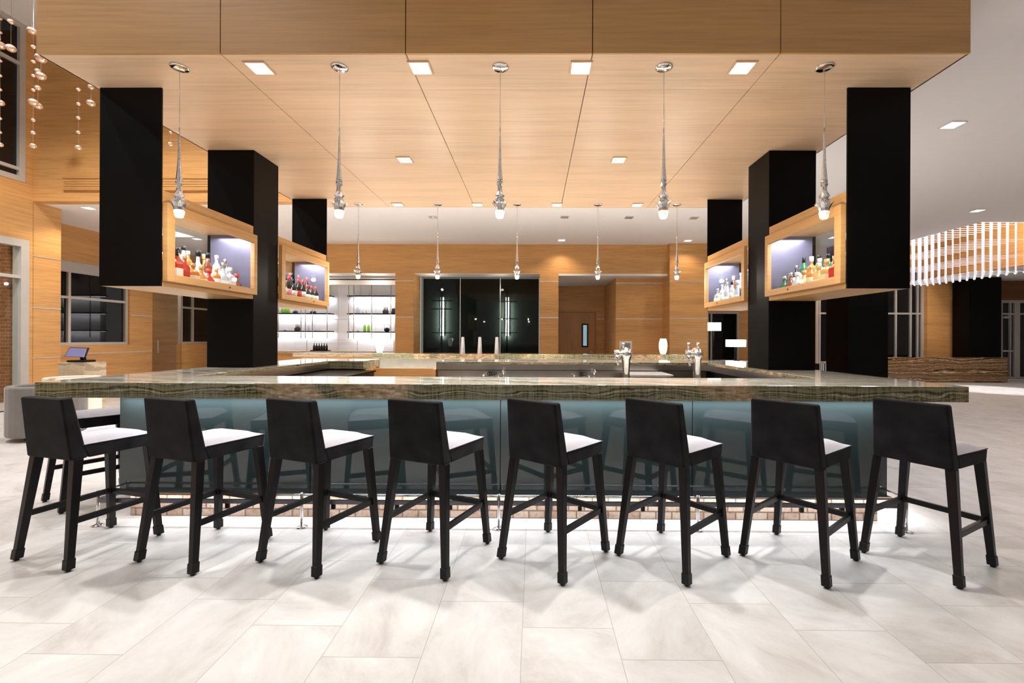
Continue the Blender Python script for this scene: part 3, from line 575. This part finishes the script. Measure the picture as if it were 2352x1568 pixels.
# foot rail
fr = thing('foot_rail', 'metal foot rail on slim posts along the bar front', 'foot rail', (-.25, 3.3, 0))
x0, x1 = -3.27, 2.765
MB().path([(x0, 6.3, .245), (x0, 3.28, .245), (x1, 3.28, .245), (x1, 6.3, .245)], .009, 8).build('upper_tube', CHR, fr)
MB().box(x0, x1, 3.27, 3.29, .176, .206).box(x0 - .01, x0 + .01, 3.282, 6.3, .176, .206).box(x1 - .01, x1 + .01, 3.282, 6.3, .176, .206).build('lower_bar', DKMT, fr)
for x in (x0, -1.732, -.255, 1.226, x1):
    MB().tube((x, 3.28, .012), (x, 3.28, .262), .011, 10).build('post', CHR, fr); MB().lathe([(.042, 0), (.042, .006), (.02, .012)], (x, 3.28, 0), 14).build('foot_plate', CHR, fr)
for x in (-2.3, -1.83, -1.5, -1.02, -.62, -.35, .35, .82, 1.6, 2.0, 2.3): B(x - .014, x + .014, 3.284, 3.302, .135, .172).build('bracket', BLKP, fr)
# inside equipment
t = thing('bar_refrigerator', 'black undercounter bar refrigerator along the left inner side of the bar', 'refrigerator', (-2.5, 5.0, 0))
B(-2.82, -2.2, 4.3, 6.05, .06, .95).build('body', BLKP, t, bevel=.006); B(-2.83, -2.18, 4.28, 6.06, .951, .972).build('top', BLK, t)
for y in (4.6, 5.2, 5.8): B(-2.199, -2.18, y - .2, y + .2, .6, .63).build('handle', CHR, t)
B(-2.80, -2.22, 4.32, 4.36, 0, .06).box(-2.80, -2.22, 5.98, 6.02, 0, .06).build('leg', BLKP, t)
t = thing('work_bench', 'stainless steel work bench behind the front bar top', 'work bench', (-.2, 3.9, 0))
B(-2.1, 2.3, 3.70, 4.2, .84, .88).build('bench_top', STEEL, t); B(-2.1, 2.3, 3.70, 4.18, .2, .84).build('body', STEEL, t); B(-2.05, 2.25, 3.75, 4.1, 0, .2).build('kick', BLKP, t)
t = thing('underbar_sink', 'stainless steel underbar sink along the rear inner side of the bar', 'sink', (-.4, 5.85, 0))
B(-1.30, 1.15, 5.55, 6.05, .80, .86).build('drainboard', STEEL, t); B(-1.28, 1.13, 5.57, 6.03, .1, .80).build('body', STEEL, t)
for x in (-1.2, 1.05): B(x - .03, x + .03, 5.6, 6.0, 0, .1).build('leg', STEEL, t)
for k, (x, lab) in enumerate(((-.53, 'left'), (.70, 'right'))):
    t = thing('sink_faucet', f'black coiled hose faucet at the {lab} end of the underbar sink', 'faucet', (x, 5.95, .86), 'faucets at the underbar sink')
    m = MB()
    for q in range(3): m.path([(x - .06 + .025 * q + (.03 + .004 * q) * math.cos(a), 5.93 + .015 * q + .02 * math.sin(a), .945 + (.028 - .005 * q) * math.sin(a)) for a in [2 * PI * j / 10 for j in range(11)]], .007, 6)
    m.build('hose', BLKP, t)
    MB().path([(x + .12, 5.97, .86), (x + .12, 5.97, .98), (x + .12, 5.90, 1.0), (x + .12, 5.84, .97)], .011, 8).build('spout', CHR, t)
    MB().tube((x - .15, 5.97, .86), (x - .15, 5.97, .93), .014, 8).tube((x + .05, 5.97, .86), (x + .05, 5.97, .92), .014, 8).build('valve', CHR, t)
t = thing('ice_bin', 'stainless steel ice bin with a bright lid in the bar rear', 'ice bin', (1.5, 5.7, 0))
B(1.22, 1.72, 5.5, 5.98, .12, .955).build('body', STEEL, t, bevel=.01); B(1.20, 1.74, 5.48, 5.99, .956, .975).build('lid', STRIP, t, bevel=.004); B(1.25, 1.69, 5.55, 5.95, 0, .12).build('base', BLKP, t)
for k, (px, lab, two) in enumerate(((1438, 'chrome beer tap with one handle leaning behind the bar top, left one', False), (1601, 'chrome beer tap with two upright handles behind the bar top, right one', True))):
    p = atY(px, 830, 3.86); x, y = p.x, 3.86
    t = thing('beer_tap', lab, 'beer tap', (x, y, .88), 'chrome beer taps')
    MB().lathe([(.06, 0), (.06, .012), (.036, .03), (.031, .10), (.031, .28), (.037, .36), (.052, .40), (.046, .43), (.02, .455)], (x, y, .88), 18).build('tower', CHR, t)
    MB().lathe([(.0, -.052), (.03, -.044), (.05, -.018), (.052, 0), (.05, .018), (.03, .044), (0, .052)], (x, y + .01, 1.295), 18).build('head', CHR, t)
    m = MB().tube((x, y, 1.295), (x - .085, y - .03, 1.285), .022, 12).tube((x - .085, y - .03, 1.325), (x - .085, y - .03, 1.245), .024, 12).tube((x - .085, y - .03, 1.245), (x - .08, y - .05, 1.19), .009, 8).build('faucet', CHR, t)
    for hx in ((0, -.082) if two else (-.03,)): MB().tube((x + hx, y - .015, 1.33), (x + hx, y - .02, 1.39), .008, 10, .013).build('handle', CHR, t)

# ================================================================== STOOLS
def make_stool():
    t = thing('bar_stool', 'x', 'bar stool')
    # rear body: tapered slab leaning outward
    b = MB().hexa([(-.205, -.225, .655), (.205, -.225, .655), (.205, -.135, .655), (-.205, -.135, .655), (-.19, -.265, 1.04), (.19, -.265, 1.04), (.19, -.205, 1.04), (-.19, -.205, 1.04)])
    bk = b.build('backrest', VELV, t, bevel=.012, seg=3)
    s = MB().hexa([(-.205, -.13, .655), (.205, -.13, .655), (.215, .24, .655), (-.215, .24, .655), (-.205, -.17, .74), (.205, -.17, .74), (.218, .248, .735), (-.218, .248, .735)])
    st_ = s.build('seat', VELV, t, bevel=.008, seg=2)
    def cu(u, v):
        x = (u - .5) * (.40 + .03 * v); y = -.175 + .42 * v; e = min(1, 4.2 * min(u, 1 - u)) * min(1, 4.2 * min(1 - v, 1)); return (x, y, .738 + .034 * (1 - (1 - e) ** 2))
    cu_ = MB().grid(cu, 12, 12).build('cushion', VTOP, t, solid=0)
    e = [(-.207, -.15, .739), (-.218, .246, .737), (.218, .246, .737), (.207, -.15, .739)]
    MB().path(e, .003, 6).build('piping', PIPE, cu_)
    for sx in (-1, 1):
        for top, foot in (((sx * .183, -.185, .66), (sx * .24, -.252, .012)), ((sx * .19, .215, .66), (sx * .24, .255, .012))):
            l = MB().bar(foot, top, .036, .036, .05, .05, square=True).build('leg', DKW, t, bevel=.003)
            d = (Vector(top) - Vector(foot)) * .09
            MB().bar(foot, Vector(foot) + d, .044, .044, .044, .044, square=True).build('foot_cap', BLKP, l, bevel=.002)
            MB().lathe([(.012, 0), (.012, .012)], (foot[0], foot[1], 0), 10).build('glide', BLKP, l)
    def on(top, foot, z): k = (z - foot[2]) / (top[2] - foot[2]); return Vector(foot).lerp(Vector(top), k)
    zc = .285; RL = [on((s_ * .183, -.185, .66), (s_ * .24, -.252, .012), zc) for s_ in (-1, 1)]; FL = [on((s_ * .19, .215, .66), (s_ * .24, .255, .012), zc) for s_ in (-1, 1)]
    for a, b_ in ((RL[0], FL[0]), (RL[1], FL[1]), (FL[0], FL[1])):
        d = (b_ - a).normalized() * .018; MB().bar(a + d, b_ - d, .022, .036).build('stretcher', DKW, t, bevel=.002)
    return t
proto = make_stool()
spots = [(-2.977, 2.945, -15), (-2.181, 2.925, -17.8), (-1.406, 2.914, -22), (-.636, 2.903, -23), (.14, 2.886, -38.3), (.912, 2.887, -47.6), (1.728, 2.874, -51.2), (2.548, 2.87, -61)]
side = (-3.86, 3.86, -31)
where = ['leftmost in the front row, in front of the bar corner', 'second from left in the front row', 'third from left in the front row', 'fourth from left in the front row', 'fifth from left in the front row', 'sixth from left in the front row', 'seventh from left in the front row', 'rightmost in the front row, with the least lit seat']
for i, (x, y, a) in enumerate(spots):
    o = proto if i == 0 else copy_tree(proto)
    o.location = (x, y, 0); o.rotation_euler = (0, 0, R(a))
    tag(o, f'charcoal velvet bar stool, {where[i]}', 'bar stool', 'bar stools along the front of the bar')
for k, (x, y, a, lab) in enumerate([(-3.86, 3.84, -31, 'half hidden behind the leftmost front stool, left of the bar')]):
    o = copy_tree(proto); o.location = (x, y, 0); o.rotation_euler = (0, 0, R(a)); tag(o, 'charcoal velvet bar stool ' + lab, 'bar stool', 'bar stools at the left side of the bar')

# ================================================================== PENDANTS
def make_pendant():
    t = thing('pendant_lamp', 'x', 'pendant lamp', (0, 0, 0))           # origin at the soffit
    zt_ = 0.0; zb_ = 2.312 - CZ
    MB().lathe([(.062, -.0005), (.062, -.006), (.05, -.011), (.008, -.013)], (0, 0, 0), 24).build('ceiling_plate', CHR, t)
    MB().tube((0, 0, -.012), (0, 0, zb_ + .66), .0022, 6).build('cable', STEEL, t)
    q = [(.004, .67), (.0065, .60), (.0085, .50), (.012, .40), (.017, .33), (.021, .285), (.0235, .265)]
    MB().lathe([(r, zb_ + z) for r, z in reversed(q)], (0, 0, 0), 14).build('stem', CRYS, t)
    q = [(.023, .262), (.024, .25), (.018, .235), (.017, .215), (.021, .19), (.030, .175), (.036, .165), (.028, .155), (.024, .148), (.034, .138), (.034, .128), (.026, .12), (.033, .105), (.036, .09), (.032, .07), (.030, .055)]
    MB().lathe([(r, zb_ + z) for r, z in reversed(q)], (0, 0, 0), 14, smooth=False).build('crystal_body', CRYS, t)
    m = MB()
    for k in range(8):
        a = 2 * PI * k / 8; ca, sa = math.cos(a), math.sin(a)
        def P_(r, z, w): return [(r * ca - w * sa, r * sa + w * ca, zb_ + z), (r * ca + w * sa, r * sa - w * ca, zb_ + z)]
        lv = [P_(.028, .045, .006), P_(.034, .075, .013), P_(.048, .10, .012), P_(.062, .115, .004)]; th = .006
        for A, Bq in zip(lv[:-1], lv[1:]):
            inn = [(x - th * ca, y - th * sa, z) for x, y, z in A]; inn2 = [(x - th * ca, y - th * sa, z) for x, y, z in Bq]
            m.hexa([A[0], A[1], inn[1], inn[0], Bq[0], Bq[1], inn2[1], inn2[0]])
    m.build('petal_crown', CRYS, t)
    lt = MB().lathe([(.024, zb_ + .004), (.030, zb_ + .014), (.036, zb_ + .045), (.031, zb_ + .054)], (0, 0, 0), 16).build('light_tip', TIPG, t)
    MB().lathe([(.018, zb_), (.023, zb_ + .003), (.023, zb_ + .006)], (0, 0, 0), 16).build('bulb', TIP, lt)
    return t
pproto = make_pendant()
PX = [(-2.65, 'leftmost'), (-1.452, 'second from left'), (-.256, 'middle one'), (.955, 'fourth from left'), (2.137, 'rightmost')]
first = True
for row, Y_, E_ in (('front', 3.26, 13), ('rear', 6.6, 16)):
    for x, nm in PX:
        o = pproto if first else copy_tree(pproto); first = False
        o.location = (x, Y_, CZ); tag(o, f'cast crystal pendant lamp with flared petals, {nm} in the {row} row', 'pendant lamp', f'crystal pendants in the {row} row')
        light('POINT', (x, Y_, 2.29), E_, (1, .88, .76), .025)

# ================================================================== BACK OF THE ROOM
t = thing('back_counter', 'long counter with an onyx top between the bar and the back wall', 'counter', (0, 9.4, 0))
bx0 = atY(855, 815, 9.1).x; bx1 = atY(1592, 815, 9.1).x
B(bx0, bx1, 9.1, 9.75, .985, 1.095).build('countertop', ONX, t, bevel=.004); B(bx0 + .12, bx1 - .12, 9.2, 9.7, 0, .985).build('base', STONEG, t)
t = thing('side_counter', 'pale stone side counter left of the long back counter', 'counter', (-4.6, 10.2, 0))
B(atY(672, 815, 10).x, -3.60, 10.0, 10.5, .985, 1.06).build('countertop', ONXP, t, bevel=.004); B(atY(690, 815, 10).x, -3.7, 10.06, 10.45, 0, .985).build('base', WV, t)
t = thing('buffet_counter', 'onyx topped buffet counter with oak front under the glass shelves', 'counter', (-5.8, 13.0, 0))
B(-7.9, o1x - .02, 12.85, 13.6, .95, 1.02).build('countertop', ONXP, t); B(-7.85, o1x - .03, 12.9, 13.55, 0, .95).build('base', WV, t)
def lamp_vase(px, label):
    p = atY(px, 812, 9.35); t = thing('table_lamp', label, 'table lamp', (p.x, 9.35, 1.095), 'glowing lamps on the back counter')
    MB().lathe([(.05, .0), (.055, .012)], (p.x, 9.35, 1.095), 16).build('base', CHR, t)
    MB().lathe([(.055, .014), (.075, .08), (.088, .17), (.083, .24), (.066, .31), (.06, .33)], (p.x, 9.35, 1.095), 18).build('lamp_shade', SHADE, t)
    light('POINT', (p.x, 9.1, 1.35), 5, (1, .95, .9), .08)
lamp_vase(872, 'glowing white table lamp at the left end of the back counter'); lamp_vase(1523, 'glowing white table lamp at the right part of the back counter')
for s_, px in enumerate((1063, 1102, 1141)):
    p = atY(px, 812, 9.3)
    for k in range(9):
        z = 1.096 + k * .0385; r = .052 - .0022 * k
        t = tag(MB().lathe([(r, 0), (r * .99, .004), (r * .86, .037), (r * .8, .042)], (p.x, 9.3, z), 16).build('plastic_cup', FROST), f'clear upturned cup, {ordn[k]} from the bottom of the {["left","middle","right"][s_]} stack on the back counter', 'cup', f'cups of the {["left","middle","right"][s_]} stack on the back counter')
p = atY(1437, 800, 9.35); t = thing('tabletop_frame', 'small silver framed card standing on the back counter behind the left beer tap', 'picture frame', (p.x, 9.35, 1.096))
B(p.x - .13, p.x + .13, 9.34, 9.36, 1.10, 1.37).build('frame', STRIP, t, bevel=.003); B(p.x - .09, p.x + .09, 9.335, 9.34, 1.14, 1.33).build('card', GREY, t); B(p.x - .07, p.x + .07, 9.32, 9.42, 1.0955, 1.10).build('foot', CHR, t)
# glass shelves on the display wall
YS = 13.6
def shelf_unit(pxs, py, posts, label):
    xa, xb = atY(pxs[0], 700, YS).x, min(atY(pxs[1], 700, YS).x, o1x - .01)
    t = thing('display_shelf', label, 'shelf', ((xa + xb) / 2, YS, 1.4), 'ceiling hung display shelves')
    zz = []
    for y in py:
        z = atY(800, y, YS).z; zz.append(z)
        sh = B(xa, xb, YS, YS + .32, z - .035, z).build('shelf_board', BLKP, t); B(xa + .03, xb - .03, YS + .26, YS + .30, z - .05, z - .036).build('led_strip', LEDC, sh)
        light('AREA', ((xa + xb) / 2, YS + .28, z - .06), 9, (.92, .93, 1), xb - xa - .05, .04, rot=(R(20), 0, 0))
    for x in posts:
        q = atY(x, 700, YS - .01).x; MB().tube((q, YS - .02, 1.40), (q, YS - .02, 3.27), .013, 8).build('post', STEEL, t)
    return zz
zL = shelf_unit((560, 757), (678, 719, 760), (575, 640, 692, 702, 718, 752), 'hung display shelves at the left half of the white wall')
zR = shelf_unit((797, 912), (678, 719, 761), (801, 813, 854, 898), 'hung display shelves at the right half of the white wall')
def on_shelf(px, z): return atY(px, 700, YS + .12).x, YS + .12, z + .001
def jar(px, z, r, h, mat, name, label, cat, group, lid=True):
    x, y, zz = on_shelf(px, z); t = thing(name, label, cat, (x, y, zz), group)
    MB().lathe([(r * .9, 0), (r, .01), (r, h * .75), (r * .5, h * .85), (r * .45, h)], (x, y, zz), 12).build('body', mat, t)
    if lid: MB().lathe([(r * .3, h), (r * .3, h * 1.12), (r * .1, h * 1.18)], (x, y, zz), 10).build('lid', BLKP, t)
    return t
G_ = 'items on the hung display shelves'
for k, px in enumerate((838, 847)): jar(px, zR[2], .045, .22, GREEN, 'green_bottle', f'lime green bottle, {["left","right"][k]} of the pair on the lower right shelf', 'bottle', G_, False)
for k, px in enumerate((649, 656, 663)): jar(px, zL[1], .04, .17, GREEN, 'green_bottle', f'lime green bottle, {ordn[k]} of three on the left shelves', 'bottle', G_, False)
def caddy(px, z, label, w=.16, h=.16):
    x, y, zz = on_shelf(px, z); t = thing('condiment_caddy', label, 'caddy', (x, y, zz), G_)
    B(x - w / 2, x + w / 2, y - .05, y + .05, zz, zz + h * .6).build('holder', plain('smoke_grey', (.06, .06, .08), .3) if 'smoke_grey' not in MATS else MATS['smoke_grey'], t, bevel=.004)
    for q in (-.3, 0, .3): MB().lathe([(.02, h * .6), (.02, h * .95), (.012, h * 1.15), (.018, h * 1.3)], (x + q * w, y, zz), 10).build('cruet', STEEL, t)
caddy(886, zR[1] - 0, 'dark rack of three cruets on the middle right shelf'); caddy(684, zL[2], 'dark rack of cruets on the lower left shelf')
caddy(679, zL[1], 'dark rack of cruets on the middle left shelf, under the wine cabinet', .12, .08)
def pitcher(px, z, label, r=.07, h=.16):
    x, y, zz = on_shelf(px, z); t = thing('pitcher', label, 'pitcher', (x, y, zz), G_)
    MB().lathe([(r * .9, 0), (r, .02), (r * .9, h * .5), (r * .65, h * .85), (r * .7, h)], (x, y, zz), 14).build('body', MATS['smoke_grey'], t)
    MB().path([(x - r * .7, y, zz + h * .85), (x - r * 1.35, y, zz + h * .8), (x - r * 1.35, y, zz + h * .3), (x - r * .9, y, zz + h * .25)], .008, 6).build('handle', MATS['smoke_grey'], t)
pitcher(904, zR[1], 'small dark pitcher on the middle right shelf'); 
x, y, zz = on_shelf(889, zR[2]); t = thing('teapot', 'round black teapot with a tall wire handle on the lower right shelf', 'teapot', (x, y, zz), G_)
MB().lathe([(.05, 0), (.085, .03), (.09, .07), (.06, .11), (.02, .13)], (x, y, zz), 16).build('body', BLKP, t)
MB().path([(x - .085, y, zz + .07), (x - .085, y, zz + .19), (x - .06, y, zz + .225), (x + .06, y, zz + .225), (x + .085, y, zz + .19), (x + .085, y, zz + .07)], .007, 6).build('handle', STEEL, t)
for k, (px, z, r, h, lab) in enumerate([(822, zR[1], .055, .19, 'pale glass carafe on the middle right shelf'), (834, zR[1], .03, .09, 'small pale jar on the middle right shelf'), (842, zR[1], .03, .11, 'slim pale jar near the centre post on the middle right shelf'), (812, zR[2], .035, .10, 'small pale jar at the left of the lower right shelf'), (823, zR[2], .035, .07, 'low pale bowl jar on the lower right shelf'), (826, zR[0], .0, 0, ''),
     (656, zL[2], .05, .07, 'low white bowl on the lower left shelf'), (709, zL[2], .04, .17, 'tall pale glass jar right of the posts on the lower left shelf'), (727, zL[2], .025, .08, 'tiny pale shaker on the lower left shelf'), (735, zL[2], .025, .11, 'slim pale shaker at the right of the lower left shelf'), (716, zL[1], .045, .07, 'dark round jar on the middle left shelf'), (723, zL[1], .045, .07, 'second dark round jar on the middle left shelf')]):
    if r: jar(px, z, r, h, MATS['smoke_grey'] if 'dark' in lab else DGL if 'glass' in lab else WWALL, 'storage_jar', lab, 'jar', G_, False)
# glass sneeze guard and bottle tray on the buffet
t = thing('sneeze_guard', 'long clear glass guard over the buffet counter', 'glass guard', (-5.6, 13.2, 1.02))
gz1, gz2 = atY(800, 780, 13.0).z, atY(800, 791, 13.0).z
B(atY(680, 780, 13).x, o1x - .05, 12.95, 13.3, gz1 - .01, gz1).build('glass_shelf', DGL, t); B(atY(678, 780, 13).x, o1x - .05, 12.92, 12.93, gz2 - .01, gz2 + .10).build('glass_front', PANE, t)
for px in (700, 817, 902): q = atY(px, 790, 13).x; MB().tube((q, 13.12, 1.02), (q, 13.12, gz1 - .01), .012, 8).build('post', CHR, t)
p = atY(735, 806, 12.95); t = thing('bottle_tray', 'black tray holding a row of dark bottles on the buffet counter', 'tray', (p.x, 12.97, 1.021))
B(p.x - .26, p.x + .26, 12.88, 13.08, 1.021, 1.05).build('tray', BLKP, t)
for k in range(6): MB().lathe([(.034, 0), (.034, .11), (.014, .15), (.014, .2)], (p.x - .19 + k * .075, 12.98, 1.051), 10).build('bottle', LQ['dark'], t)

# ================================================================== LEFT LOUNGE
p = atY(170, 830, 7.5); t = thing('host_stand', 'pale onyx host stand by the left oak wall', 'host stand', (p.x, 7.6, 0))
B(p.x - .22, p.x + .22, 7.45, 7.85, 0, .975).build('pedestal', ONXP, t, bevel=.004)
x = p.x; t = thing('register_screen', 'black touch screen register on the host stand', 'register', (x, 7.6, .976))
B(x - .15, x + .12, 7.52, 7.76, .976, 1.01).build('base', BLKP, t, bevel=.006); MB().bar((x - .02, 7.68, 1.01), (x - .02, 7.66, 1.10), .06, .05).build('neck', BLKP, t)
m = MB().hexa([(x - .13, 7.46, 1.08), (x + .23, 7.46, 1.06), (x + .23, 7.48, 1.06), (x - .13, 7.48, 1.08), (x - .20, 7.62, 1.235), (x + .13, 7.62, 1.225), (x + .13, 7.64, 1.225), (x - .20, 7.64, 1.235)]); m.build('screen_case', BLKP, t, bevel=.003)
m = MB().hexa([(x - .11, 7.455, 1.085), (x + .205, 7.455, 1.068), (x + .205, 7.465, 1.068), (x - .11, 7.465, 1.085), (x - .18, 7.605, 1.225), (x + .115, 7.605, 1.215), (x + .115, 7.615, 1.215), (x - .18, 7.615, 1.225)]); m.build('screen', SCREEN, t)
def tub(x, y, r, h, a, mat, name, label, group=None):
    t = thing(name, label, 'chair', (0, 0, 0), group); n = 22
    def arc(rr, k): q = R(-60) + R(300) * k / n - PI / 2 + R(90); return (rr * math.cos(q), rr * math.sin(q))
    outer = [arc(r, k) for k in range(n + 1)]; inner = [arc(r - .085, k) for k in range(n, -1, -1)]
    MB().prism(outer + inner, .06, h).build('shell', mat, t, bevel=.03, seg=3)
    MB().lathe([(r - .12, .06), (r - .09, .09), (r - .09, .40), (r - .12, .44), (.0, .455)], (0, 0, 0), 24).build('seat', mat, t)
    MB().lathe([(r * .55, 0), (r * .55, .058)], (0, 0, 0), 20).build('base', BLKP, t)
    t.location = (x, y, 0); t.rotation_euler = (0, 0, a); return t
tub(-6.85, 6.15, .40, .745, R(180), GREY, 'tub_chair', 'grey upholstered tub chair at the far left, behind the leftmost front stool')
tub(-7.35, 6.95, .34, .78, R(-20), CREAM, 'lounge_chair', 'cream tub chair in front of the host stand, left one', 'cream lounge chairs')
tub(-6.2, 7.6, .34, .78, R(150), CREAM, 'lounge_chair', 'cream tub chair right of the host stand', 'cream lounge chairs')
tub(-6.6, 8.9, .34, .78, R(60), CREAM, 'lounge_chair', 'cream tub chair deepest in the left lounge', 'cream lounge chairs')
t = thing('side_table', 'dark wood table on four legs between the cream tub chairs', 'table', (-6.75, 6.95 + .55, 0))
for sx in (-1, 1):
    for sy in (-1, 1): MB().bar((-6.75 + sx * .09, 7.42 + sy * .09, 0), (-6.75 + sx * .05, 7.42 + sy * .05, .70), .035, .035).build('leg', DKW, t)
MB().lathe([(.20, .70), (.20, .73)], (-6.75, 7.42, 0), 24).build('table_top', DKW, t)
# hanging bead strands
STR = [(76, 6.5, [(108, 5.5), (142, 5), (174, 4.5), (207, 4.5), (235, 10.5), (276, 5), (305, 5.5), (335, 7.5)], 'left strand nearest the wall edge, eight copper beads'), (87, 7.0, [(163, 7), (202, 7), (243, 10)], 'short strand with its lowest bead overlapping its neighbour'), (94, 6.0, [(134, 13), (175, 11)], 'strand of two large beads near the canopy corner'),
       (180, 7.0, [(206, 5), (239, 5), (271, 5), (304, 5), (339, 7.5)], 'strand of small beads left of the black panel'), (209, 6.2, [(200, 7), (237, 9.5)], 'strand ending in one large bead beside the black panel'), (25, 6.5, [(50, 7), (111, 11)], 'strand in front of the clerestory window, two beads visible'),
       (0, 7.0, [(43, 4), (75, 4), (104, 11), (140, 4), (174, 4), (206, 4), (236, 9), (272, 4), (304, 4), (332, 7)], 'strand cut by the left edge of the picture'), (392, 7.5, [(304, 4), (331, 6.5)], 'strand seen between the black panel and the black column'), (73, 6.0, [(71, 10)], 'strand with one large bead beside the canopy edge, highest one')]
for px, Y_, bs, lab in STR:
    top = atY(px, bs[-1][0], Y_); t = thing('bead_strand', 'hanging copper bead strand, ' + lab, 'hanging ornament', (top.x, Y_, top.z), 'hanging copper bead strands')
    MB().tube((top.x, Y_, top.z), (top.x, Y_, ZH), .0015, 5).build('wire', STEEL, t)
    for py, rp in bs:
        z = atY(px, py, Y_).z; r = rp * Y_ / F * .88
        MB().lathe([(.0005, -r * .85), (r * .5, -r * .73), (r * .87, -r * .42), (r, 0), (r * .87, r * .42), (r * .5, r * .73), (.0005, r * .85)], (top.x, Y_, z), 16).build('bead', BEAD, t)

# ================================================================== RIGHT SIDE
a = atY(1948, 780, 12.0); b = atY(2040, 780, 12.0)
tag(B(a.x, b.x, 12.0, 12.9, 0, ZC - .001).build('column', BLK, bevel=.004), 'square black column behind the right front cabinet, left of the onyx desk', 'column')
a = atY(2226, 780, 15.0); b = atY(2300, 780, 15.0)
tag(B(a.x, b.x, 15.0, 15.6, 0, 3.559).build('column', BLK, bevel=.004), 'black column by the entrance doors behind the onyx desk', 'column')
a = atY(2040, 850, 14.9); b = atY(2315, 850, 14.9); t = thing('reception_desk', 'long low reception desk clad in banded brown onyx at the right', 'desk', ((a.x + b.x) / 2, 15.0, 0))
B(a.x, b.x, 14.2, 14.28, .03, .85).build('front_panel', ONXD, t) if 0 else B(a.x, b.x, 14.9 - .0, 14.96, .02, .845).build('front_panel', ONXD, t)
B(a.x + .02, b.x - .02, 14.96, 14.995, .0, .80).build('body', BLKP, t); 
light('SPOT', (13.3, 12.7, 5.15), 1500, (1, .97, 1), .05, rot=(0, 0, 0), spot=34, blend=.5)
light('SPOT', (12.6, 13.6, 5.15), 160, (1, .93, .88), .1, rot=(R(12), 0, 0), spot=90)
# rod chandelier
gx0, gx1, gy0, gy1 = 10.42, 11.55, 10.45, 13.0
t = thing('rod_chandelier', 'large chandelier of clear hanging rods in the ceiling recess at the right', 'chandelier', ((gx0 + gx1) / 2, (gy0 + gy1) / 2, 3.0))
B(gx0 - .1, gx1 + .1, gy0 - .1, gy1 + .1, 5.1, 5.198).build('ceiling_plate', CHR, t)
for i in range(7):
    for j in range(14):
        x = gx0 + (gx1 - gx0) * i / 6; y = gy0 + (gy1 - gy0) * j / 13
        MB().tube((x, y, 3.03), (x, y, 5.1), .009, 6).lathe([(.003, 0), (.024, .018), (.024, .034), (.009, .05)], (x, y, 3.0), 8).build('glass_rod', ROD, t)
m = MB()
for z in (3.05, 3.42, 3.80, 4.2):
    for j in range(14): y = gy0 + (gy1 - gy0) * j / 13; m.tube((gx0, y, z), (gx1, y, z), .005, 5)
m.build('crossbar', ROD, t)
for y in (10.9, 12.4): light('POINT', (10.98, y, 4.6), 60, (1, .96, .96), .2)
light('POINT', (13.2, 11.3, 4.5), 130, (1, .80, .60), .15)
# lamps by the right rear window
p = atY(1690, 789, 11.0); t = thing('table_lamp', 'lamp with wide white rectangular shade on the console, right one', 'table lamp', (p.x, 11.0, .90))
B(p.x - .21, p.x + .21, 10.9, 11.1, 1.235, 1.41).build('lamp_shade', SHADE, t); B(p.x - .03, p.x + .01, 10.98, 11.02, .90, 1.235).build('pole', BLKP, t); B(p.x - .09, p.x + .07, 10.94, 11.06, .885, .90).build('base', BLKP, t)
t2 = thing('console_table', 'white topped console table under the wide shaded lamp', 'table', (p.x, 11.0, 0))
B(p.x - .26, p.x + .26, 10.8, 11.2, .85, .884).build('table_top', WWALL, t2)
for sx in (-1, 1): B(p.x + sx * .22 - .02, p.x + sx * .22 + .02, 10.85, 11.15, 0, .85).build('leg', BLKP, t2)
light('POINT', (p.x, 10.8, 1.5), 6, (1, .95, .9), .1)
p = atY(1637, 750, 13.0); t = thing('floor_lamp', 'floor lamp with white rectangular shade before the right rear window, left one', 'floor lamp', (p.x, 13.0, 0))
B(p.x - .205, p.x + .205, 12.9, 13.1, p.z - .12, p.z + .12).build('lamp_shade', SHADE, t); MB().tube((p.x + .03, 13, .03), (p.x + .03, 13, p.z - .12), .012, 8).build('pole', BLKP, t); B(p.x - .12, p.x + .18, 12.85, 13.15, 0, .03).build('base', BLKP, t)
t = thing('bench_rack', 'low dark slatted metal rack below the tall glazing, behind the bar corner', 'rack', (9.6, 14.2, 0))
a = atY(1880, 833, 14.2); b = atY(1947, 833, 14.2)
B(a.x, b.x, 14.2, 14.24, a.z - .03, a.z).build('rail', STRIP, t); B(a.x, b.x, 14.2, 14.6, .1, .14).build('rail', STRIP, t)
for k in range(15): q = a.x + .03 + (b.x - a.x - .06) * k / 14; B(q - .012, q + .012, 14.21, 14.235, .14, a.z - .03).build('slat', STEEL if k % 3 else BLKP, t)
B(a.x, a.x + .04, 14.2, 14.6, 0, a.z - .03).box(b.x - .04, b.x, 14.2, 14.6, 0, a.z - .03).build('leg', BLKP, t)
